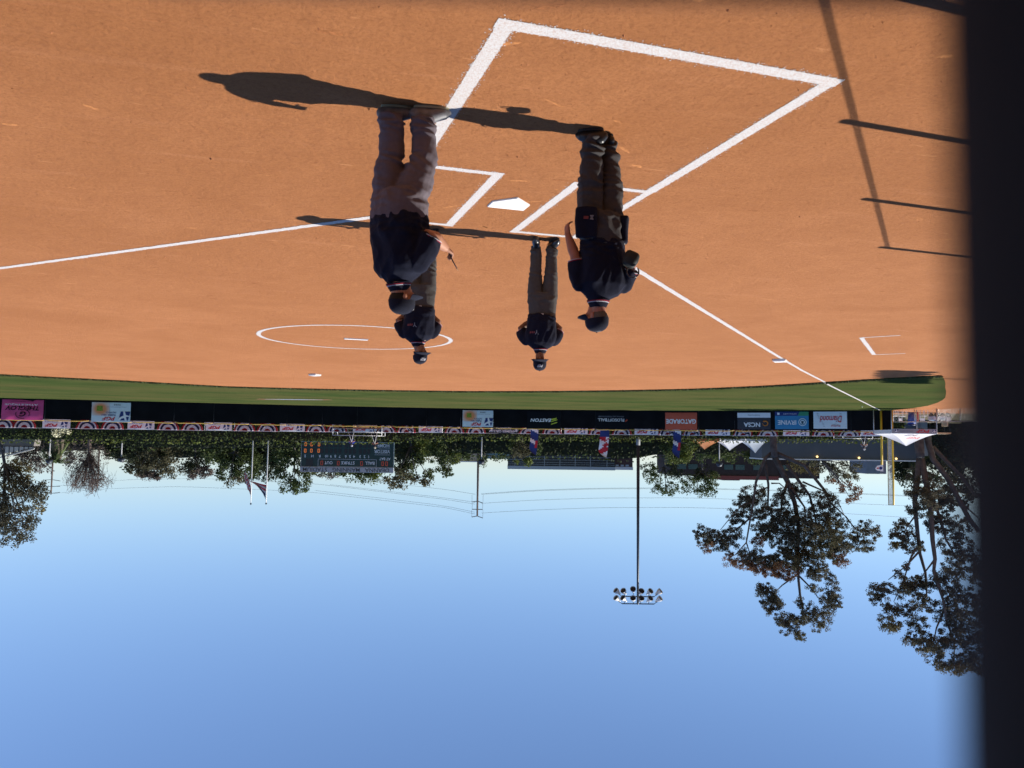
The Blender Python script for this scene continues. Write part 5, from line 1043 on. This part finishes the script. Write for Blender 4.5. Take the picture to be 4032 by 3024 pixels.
# -- umpire with the pen: back to us, turned towards the plate
a = rad(45)
S1 = dict(skin=SK('tan', (.40, .19, .115)), seed=1.3, fat=1.12, hair=mat('hair_black', (.009, .008, .007), .8), emblem='leap', pants=CLOTH('heather', (.118, .099, .113)), shoe=mat('grey_trainer', (.15, .15, .16), .5, .5, 14), sole=mat('cream_sole', (.3, .28, .19), .7),
    torso=[(.118, 0, .90, .228, .205, a), (.118, 0, .97, .232, .208, a), (.112, 0, 1.06, .232, .208, a), (.105, 0, 1.15, .228, .192, a), (.103, 0, 1.24, .232, .172, a), (.108, .0, 1.30, .215, .15, a), (.113, 0, 1.345, .165, .125, a), (.115, 0, 1.378, .115, .1, a), (.115, .0, 1.415, .075, .08, a)],
    pelvis=[(.10, 0, .70, .20, .175, a), (.115, 0, .80, .228, .20, a), (.122, 0, .90, .232, .208, a), (.12, 0, .97, .22, .20, a)],
    legs=[dict(p=[(.205, .05, .82), (.212, .04, .62), (.198, .02, .40), (.2, .0, .085)], r=[.135, .128, .1, .092], heel=(.285, .01), toe=(.035, .03)), dict(p=[(.06, -.05, .82), (-.005, -.03, .60), (-.063, .0, .40), (-.045, .0, .105)], r=[.145, .132, .1, .085], heel=(.03, -.02), toe=(-.245, .0))],
    arms=[dict(sh=(-.02, -.12, 1.285), el=(-.115, -.16, 1.06), wr=(-.235, .0, 1.115), se=(-.122, -.15, 1.075), sr=(.1, .088), hd=(-.45, .5, .2), pn=(.2, .5, .7), side=1, curl=.75, fat=1.3), dict(sh=(.225, .12, 1.285), el=(.22, .30, 1.08), wr=(.0, .37, 1.12), sr=(.1, .088), hd=(-.9, .2, 0), pn=(0, 0, 1), side=-1, fat=1.1)],
    head=((.088, .01, 1.535), (-.9, .43), -.12), cz=.012, ctilt=(-.12, .1, 1), cr=.078, sf=.015, tf=.016)
t, M = umpire((1.5, -2.0), 'heavy-set umpire in navy shirt, back turned, holding a pen nearest the camera', S1)
o = MB(); o.tube([(-.272, .035, 1.155), (-.3, .045, 1.21), (-.335, .05, 1.27)], [.005, .005, .004], 8); o.k = 1; o.tube([(-.335, .05, 1.27), (-.342, .05, 1.283)], [.004, .0015], 8)
o = o.build('pen', [mat('pen_black', (.015, .012, .02), .3), mat('pen_tip', (.6, .5, .3), .4)], None, True, M); tag(o, 'thin black pen held up in the heavy-set umpire\'s hand', 'pen')
# -- umpire with ball bags: back to us, looking to the side
a = rad(-22)
S2 = dict(skin=SK('ruddy', (.34, .15, .105)), seed=5.1, fat=1.08, hair=mat('hair_grey', (.09, .08, .075), .8), emblem='leap', pants=CLOTH('charcoal', (.054, .050, .050)), shoe=mat('black_shoe', (.018, .018, .02), .35), sole=mat('black_sole', (.03, .03, .03), .7),
    torso=[(-.078, 0, .93, .180, .15, a), (-.078, 0, 1.02, .185, .15, a), (-.08, 0, 1.12, .20, .15, a), (-.085, 0, 1.22, .222, .15, a), (-.088, 0, 1.30, .222, .137, a), (-.08, .0, 1.355, .178, .115, a), (-.07, 0, 1.395, .125, .1, a), (-.055, .0, 1.44, .078, .08, a)],
    pelvis=[(-.075, 0, .70, .168, .14, a), (-.078, 0, .80, .178, .15, a), (-.078, 0, .90, .178, .15, a), (-.078, 0, .98, .17, .143, a)],
    legs=[dict(p=[(.0, -.02, .82), (.018, -.03, .62), (.02, -.05, .42), (-.008, -.1, .06)], r=[.108, .108, .1, .08], heel=(-.09, -.13), toe=(.125, -.10)), dict(p=[(-.155, .03, .82), (-.158, .03, .62), (-.155, .03, .42), (-.135, .04, .06)], r=[.105, .1, .088, .072], heel=(-.155, -.02), toe=(-.10, .19))],
    arms=[dict(sh=(.095, -.055, 1.305), el=(.142, -.06, 1.06), wr=(.205, .0, .865), se=(.13, -.06, 1.10), sr=(.078, .07), hd=(.12, .25, -1), pn=(-.8, .5, -.1), side=1, curl=.5), dict(sh=(-.262, .06, 1.305), el=(-.335, -.02, 1.12), wr=(-.26, .16, 1.14), se=(-.325, .0, 1.17), sr=(.078, .072), hd=(.6, .8, .1), pn=(.3, -.3, .9), side=-1, curl=.8)],
    head=((-.042, .01, 1.578), (.82, .57), -.02), cr=.075, cz=.006, sf=.016, tf=.018)
t, M = umpire((-.03, -1.93), 'umpire with two ball bags on his belt, back turned, looking sideways', S2)
def bag(M, c, w, d, h, tp, label, emb):
    t = thing('ball_bag', label, 'bag', M @ Matrix.Translation(c)); mb = MB(); mb.rings([(0, 0, -h * .5, w * .48, d * .5, 0), (0, 0, -h * .42, w * .5, d * .55, 0), (0, 0, 0, w * .5 * (1 + tp) / 2, d * .5, 0), (0, .0, h * .48, w * .5 * tp, d * .35, 0), (0, 0, h * .5, w * .46 * tp, d * .3, 0)], 24, 3.5); link('pouch', remesh(mb, .009, 3, fold(c[0] * 9, .006), [NAVY], 'pouch'), t)
    MB().tube([(-w * .3, 0, h * .48), (0, 0, h * .52), (w * .3, 0, h * .48)], .01, 6).build('belt_loop', LEATH, t, True)
    if emb:
        for pts, m in (([(-.062, -.05), (-.045, -.05), (-.03, -.015), (-.046, -.015)], GREYV), ([(-.03, -.05), (-.046, -.05), (-.06, -.012), (-.045, -.012)], GREYV), ([(-.02, -.042), (.02, -.045), (.024, -.02), (-.016, -.018)], mat('dull_red_thread', (.16, .035, .04), .8))): MB().poly([(x, -d * .5 - .012, z) for x, z in pts]).build('emblem', m, t)
bag(M, (.048, -.165, .81), .185, .075, .26, .98, 'navy ball bag with small white and red emblem on the sideways-looking umpire\'s belt', True); bag(M, (-.262, .02, .83), .09, .15, .22, .8, 'second navy ball bag, seen edge-on at the sideways-looking umpire\'s other hip', False)
t = thing('face_mask', 'black padded face mask tucked under the sideways-looking umpire\'s arm', 'mask', M @ Matrix.Translation((-.318, -.14, 1.115)) @ Matrix.Rotation(rad(25), 4, 'Y')); mb = MB(); mb.rings([(0, 0, -.065, .045, .04, 0), (0, 0, -.05, .06, .055, 0), (0, 0, .0, .066, .06, 0), (0, 0, .05, .055, .05, 0), (0, 0, .065, .04, .035, 0)], 20, 3); link('padding', remesh(mb, .008, 2, None, [mat('mask_pad', (.012, .014, .012), .7)], 'padding'), t)
MB().tube([(-.06 + .05 * cos(q), -.02, .09 + .05 * sin(q)) for q in [k * .42 - .4 for k in range(12)]], .006, 6).build('strap', LEATH, t, True)
# -- two umpires facing us, hands behind their backs
def facing(cx, seed, skin, sc, lean, face, pants, hc, belt=True, sw=1., shift=0.):
    z = sc; X = lambda x: cx + x * sw
    return dict(skin=skin, seed=seed, emblem='PGF', pants=pants, shoe=LEATH, sole=mat('black_sole', (.03, .03, .03), .7), hair=None,
        torso=[(X(-.012), 0, .975 * z, .172, .125, 0), (X(-.01), -.01, 1.06 * z, .182, .14, 0), (X(-.008), -.01, 1.16 * z, .19, .14, 0), (X(0), 0, 1.26 * z, .205, .13, 0), (X(0), 0, 1.33 * z, .19, .11, 0), (X(0), .01, 1.375 * z, .135, .09, 0), (X(0), .012, 1.415 * z, .072, .07, 0)],
        pelvis=[(X(-.02), 0, .70 * z, .168, .12, 0), (X(-.02), 0, .80 * z, .18, .128, 0), (X(-.02), 0, .90 * z, .178, .126, 0), (X(-.02), 0, .985 * z, .168, .12, 0)],
        legs=[dict(p=[(X(.07), 0, .82 * z), (X(.078), 0, .62 * z), (X(.07), .0, .42), (X(.07), .02, .09)], r=[.1, .095, .078, .066], heel=(X(.06), .07), toe=(X(.075), -.19)), dict(p=[(X(-.105), 0, .82 * z), (X(-.118), 0, .62 * z), (X(-.128), .0, .42), (X(-.135), .02, .09)], r=[.1, .095, .08, .066], heel=(X(-.105), .07), toe=(X(-.215), -.12))],
        arms=[dict(sh=(X(.175), .02, 1.30 * z), el=(X(.255), .1, 1.13 * z), wr=(X(.06), .19, .98 * z), sr=(.078, .07), hd=(-.9, .1, -.2), pn=(0, 1, 0), side=1, se=(X(.245), .075, 1.17 * z)), dict(sh=(X(-.175), .02, 1.30 * z), el=(X(-.245), .1, 1.13 * z), wr=(X(-.05), .2, .97 * z), sr=(.078, .07), hd=(.9, .1, -.2), pn=(0, 1, 0), side=-1, se=(X(-.235), .075, 1.17 * z))],
        head=(hc, face, -.05), belt=(X(-.02), 0, .965 * z, .176, .127, 0), chest=(X(.08), 1.21 * z), sf=.014, tf=.010)
t, M = umpire((-.875, 1.66), 'umpire facing us with hands behind his back, feet in full view beyond home plate', facing(-.005, 8.2, SK('brown', (.17, .085, .055)), 1.015, 0, (-.02, -1), CLOTH('grey_slacks', (.072, .069, .065)), (.0, -.01, 1.588)))
t, M = umpire((.66, 1.75), 'umpire facing us but half hidden behind the heavy-set umpire\'s head', facing(.035, 12.7, SK('brown2', (.2, .11, .075)), 1.0, 0, (-.4, -.9), CLOTH('grey_slacks', (.072, .069, .065)), (.005, -.01, 1.56), sw=.97))
# -- camera crew on platforms behind the fence
def crew(x, ytop, D, label, shirtc, capc, hat=True, seed=1.):
    p = at(x, ytop, D); b = (p.x, p.y, p.z - 1.74); S = facing(0, seed, SK('tan', (.40, .19, .115)), 1.02, 0, (-.6, -.8), CLOTH('crew_dark', (.03, .03, .035)), (.0, -.01, 1.60)); S['shirt'] = CLOTH('crew_' + str(int(seed)), shirtc); S['trim'] = False; S['chest'] = None; S['vox'] = .012; S['cv'] = .016
    S['arms'][0].update(el=(.27, -.12, 1.15), wr=(.12, -.36, 1.3), hd=(-.3, -.8, .2)); S['arms'][1].update(el=(-.27, -.12, 1.15), wr=(-.06, -.36, 1.25), hd=(.3, -.8, .2))
    S['arms'][0].pop('se'); S['arms'][1].pop('se'); t, M = umpire(b, label, S)
    for o in t.children:
        if o.name.startswith('cap'):
            for q in [o] + list(o.children): q.data.materials.clear(); q.data.materials.append(CLOTH('crewcap_' + str(int(seed)), capc))
    return b, M
def cam_rig(M, label):
    t = thing('video_camera', label, 'camera', M @ Matrix.Translation((.02, -.5, 0))); MB().box((0, 0, 1.42), (.14, .38, .2)).build('camera_body', DSTEEL, t); MB().tube([(0, -.19, 1.42), (0, -.38, 1.42)], [.055, .065], 12).build('lens', LEATH, t, True)
    MB().tube([(0, .1, 1.38), (.12, .45, 1.2)], .015, 6).build('pan_handle', STEEL, t, True)
    for q in (0, 2.1, 4.2): MB().tube([(0, 0, 1.28), (.45 * cos(q), .45 * sin(q), 0)], .02, 6).build('leg', mat('tripod_silver', (.6, .58, .52), .4), t, True)
for (x, yt, D, lab, c1, c2, sd, rl) in ((1385, 1760, 79.5, 'camera operator in blue jacket on the platform before the scoreboard\'s innings', (.03, .05, .3), (.55, .55, .58), 31., 'video camera on tripod with the blue-jacketed operator'), (1476, 1768, 79.5, 'camera operator in dark clothes and pale cap before the word HOME', (.015, .016, .03), (.6, .55, .4), 32., 'video camera on tripod with the pale-capped operator'), (3403, 1774, 76, 'camera operator in white and dark clothes on the platform by the foul pole', (.2, .2, .22), (.6, .6, .58), 33., 'video camera on tripod near the foul pole')):
    b, M = crew(x, yt, D, lab, c1, c2, True, sd); cam_rig(M, rl)
    if x != 1476:
        xx = (1320, 1510, 3) if x == 1385 else (3300, 3455, 2); yd = [y for y in range(1600, 1780) if at(x, y, D).z > b[2]][0]
        scaffold(xx[0], xx[1], yd, yd + 26, D + .2, 'camera platform with rails behind the fence at the scoreboard' if x == 1385 else 'camera platform with rails behind the fence near the foul pole')

# ------------------------------------------------------------------ bullpen corner beyond the foul pole
D0 = 66.; k = D0 / F; ends = [at(x, 1606, d) for x, d in ((3512, 67.2), (3600, 66), (3690, 65), (3780, 63), (3880, 61), (4010, 58))]
for e in ends: e.z = gz(e.x, e.y)
t = thing('chain_link_fence', 'low chain-link fence with pale rails beyond the foul pole', 'fence', ends[0]); inv = Matrix.Translation(-ends[0]); FHH = .98
for i in range(len(ends) - 1):
    p, q = ends[i], ends[i + 1]; L = (q - p).length; n = max(1, int(L / 1.3))
    for j in range(n): e = p.lerp(q, j / n); MB().tube([e, e + Z * FHH], .028, 6).build('post', STEEL, t, True, inv)
    MB().tube([p + Z * FHH, q + Z * FHH], .03, 6).build('top_rail', mat('pale_rail', (.55, .54, .5), .5), t, True, inv)
    mb = MB(); d = (q - p) / L; m = int((L + FHH) / .13)
    for j in range(m):
        for sg in (1, -1):
            s0 = j * .13 - (FHH if sg > 0 else 0); s1 = s0 + sg * FHH; lo, hi = 0., 1.
            P = [(s0 + (s1 - s0) * f, FHH * f) for f in (0, 1)]
            a0, a1 = P
            if sg > 0 and a0[0] < 0: f = -a0[0] / FHH; a0 = (0, FHH * f)
            if a1[0] > L: f = (L - s0) / (s1 - s0); a1 = (L, FHH * f)
            if sg < 0 and a1[0] < 0: f = s0 / FHH; a1 = (0, FHH * f)
            if a0[0] > L: continue
            mb.bar(p + d * a0[0] + Z * a0[1], p + d * a1[0] + Z * a1[1], .006)
    kind(mb.build('wire_mesh', STEEL, t, False, inv), 'stuff')
def chair(x, y, D, label, yaw):
    p = at(x, y, D); p.z = gz(p.x, p.y); t = thing('folding_chair', label, 'chair', Matrix.Translation(p) @ Matrix.Rotation(yaw, 4, 'Z'), 'white chairs in the bullpen'); W = mat('white_plastic', (.75, .76, .78), .5)
    MB().box((0, 0, .45), (.44, .42, .035)).build('seat', W, t); MB().box((0, .21, .74), (.44, .03, .2)).build('backrest', W, t)
    for sx_ in (-1, 1):
        for sy_ in (-1, 1): MB().bar((sx_ * .2, sy_ * .19, 0), (sx_ * .2, sy_ * .19, .88 if sy_ > 0 else .45), .03).build('leg', W, t)
chair(3522, 1606, 69, 'white chair right beside the taller yellow foul pole', -.4); chair(3553, 1606, 69.5, 'white chair, second from the taller yellow foul pole', -.2); chair(3638, 1606, 68, 'white chair behind the chain-link fence beside the red umbrella', .1)
p = at(3612, 1606, 69); p.z = gz(p.x, p.y); t = thing('furled_umbrella', 'furled red umbrella standing by the white chairs', 'umbrella', p); MB().tube([(0, 0, 0), (0, 0, 1.0)], .02, 6).build('pole', STEEL, t, True); MB().tube([(0, 0, .1), (0, 0, .3), (0, 0, .75), (0, 0, .95)], [.05, .1, .09, .03], 9).build('canopy', mat('umbrella_red', (.42, .03, .03), .7), t, True)
p = at(3697, 1618, 73); p.z = gz(p.x, p.y); t = thing('golf_cart', 'white golf cart with cream roof parked behind the chain-link fence', 'golf cart', frame(p)); WB = mat('cart_white', (.7, .71, .73), .3, coat=.3); CR = mat('cart_cream', (.62, .54, .36), .5)
MB().prism([(-.75, .3, -.5), (.72, .3, -.5), (.74, .62, -.5), (.3, .68, -.5), (.2, .42, -.5), (-.3, .42, -.5), (-.4, .72, -.5), (-.78, .7, -.5)], (0, 0, 1.0)).build('body', WB, t); MB().box((-.3, .78, 0), (.4, .12, .95)).build('seat', CR, t); MB().box((-.5, .98, 0), (.1, .4, .95)).build('backrest', CR, t)
MB().prism([(-.8, 1.72, -.55), (.75, 1.72, -.55), (.62, 1.85, -.5), (-.66, 1.85, -.5)], (0, 0, 1.1)).build('roof', CR, t)
for x in (-.7, .6):
    for z in (-.48, .48): MB().tube([(x, .5, z), (x * .98, 1.74, z)], .02, 6).build('roof_post', DSTEEL, t, True); w_ = MB().tube([(x * .75, .2, z - .06), (x * .75, .2, z + .06)], .2, 14).build('wheel', LEATH, t); MB().tube([(x * .75, .2, z - .065), (x * .75, .2, z + .065)], .1, 10).build('rim', STEEL, w_)
p = at(3590, 1655, 72); p.z = gz(p.x, p.y); t = thing('blue_bin', 'blue rubbish bin behind the white chairs', 'bin', p); MB().tube([(0, 0, 0), (0, 0, 1.05)], [.28, .34], 14).build('barrel', mat('bin_blue', (.02, .06, .28), .5), t, True); MB().tube([(0, 0, 1.05), (0, 0, 1.12), (0, 0, 1.2)], [.36, .34, .12], 14).build('lid', mat('bin_dark', (.02, .03, .08), .5), t, True)

# ------------------------------------------------------------------ dugout fence just out of the picture: its posts and rail throw the bars of shadow
PHt, RHt = 2.05, 1.93
tips = [g2(1825, 262), g2(1869, 430), g2(1904, 534)]; off = Vector((TOSUN.x, TOSUN.y, 0)) / TOSUN.z; d = (tips[2] - tips[0]) / 2
posts = [tips[0] - d * 1.0, tips[0], tips[1], tips[2]]; posts = [Vector((p.x, p.y, 0)) + off * PHt for p in posts]
t = thing('dugout_fence', 'pipe fence whose post and rail shadows cross the dirt beside the catcher\'s box', 'fence', posts[1]); inv = Matrix.Translation(-posts[1]); PIPE = mat('dark_green_pipe', (.03, .05, .04), .5)
for p in posts: MB().tube([p, p + Z * PHt], .05, 10).build('post', PIPE, t, True, inv)
for dz in (-.04, -.02, 0, .02, .04): MB().tube([posts[0] - d * 1.4 + Z * (RHt + dz), posts[1] + Z * (RHt + dz), posts[3] + Z * (RHt + dz)], .0042, 6).build('soft_shadow_strand', PIPE, t, True, inv)  # rail split into thin strands so its shadow lands broad, pale and soft
# ------------------------------------------------------------------ unseen roofed stand added behind home plate to cut the sky's fill light
t = thing('grandstand', 'dark roofed grandstand behind home plate, where the photographer stands', 'grandstand', Vector((1, -16, 0))); CONC = mat('stand_concrete', (.16, .15, .14), .9, .15, 1); ROOFD = mat('stand_roof', (.05, .052, .055), .7)
for i in range(7): MB().box((0, 4.6 - 1.25 * i, .55 + .23 * i), (30, 1.25, 1.1 + .46 * i)).build('tier', CONC, t)
MB().box((0, -4.6, 3.4), (30, .3, 6.8)).build('back_wall', ROOFD, t); MB().box((0, 2.3, 6.6), (30, 13.5, .25)).build('roof', ROOFD, t)
for x in (-14, -7, 7, 14): MB().tube([(x, 5.6, 0), (x, 5.6, 6.5)], .1, 10).build('column', DSTEEL, t, True)
# ------------------------------------------------------------------ rubber-covered post the camera is held against, with its lower rail
dp = .1; e = CAM + ray(3940, 1512) * dp; r = .045; out_ = -R2; out_.z = 0; out_.normalize(); c = e + out_ * r
t = thing('backstop_post', 'dark blurred post right in front of the camera', 'post', Vector((c.x, c.y, 0))); MB().tube([(0, 0, 0), (0, 0, 4.6)], r, 40).build('pole', mat('black_rubber', (.016, .0155, .017), .85, .15, 20, spec=.15), t, True)
q = CAM + ray(3700, -95) * .17; MB().tube([Vector((0, 0, q.z)), q - Vector((c.x, c.y, 0)) , (CAM + ray(2900, -120) * .17) - Vector((c.x, c.y, 0)), (CAM + ray(600, -150) * .19) - Vector((c.x, c.y, 0))], .006, 12).build('lower_rail', mat('rail_rubber', (.02, .02, .022), .6), t, True)
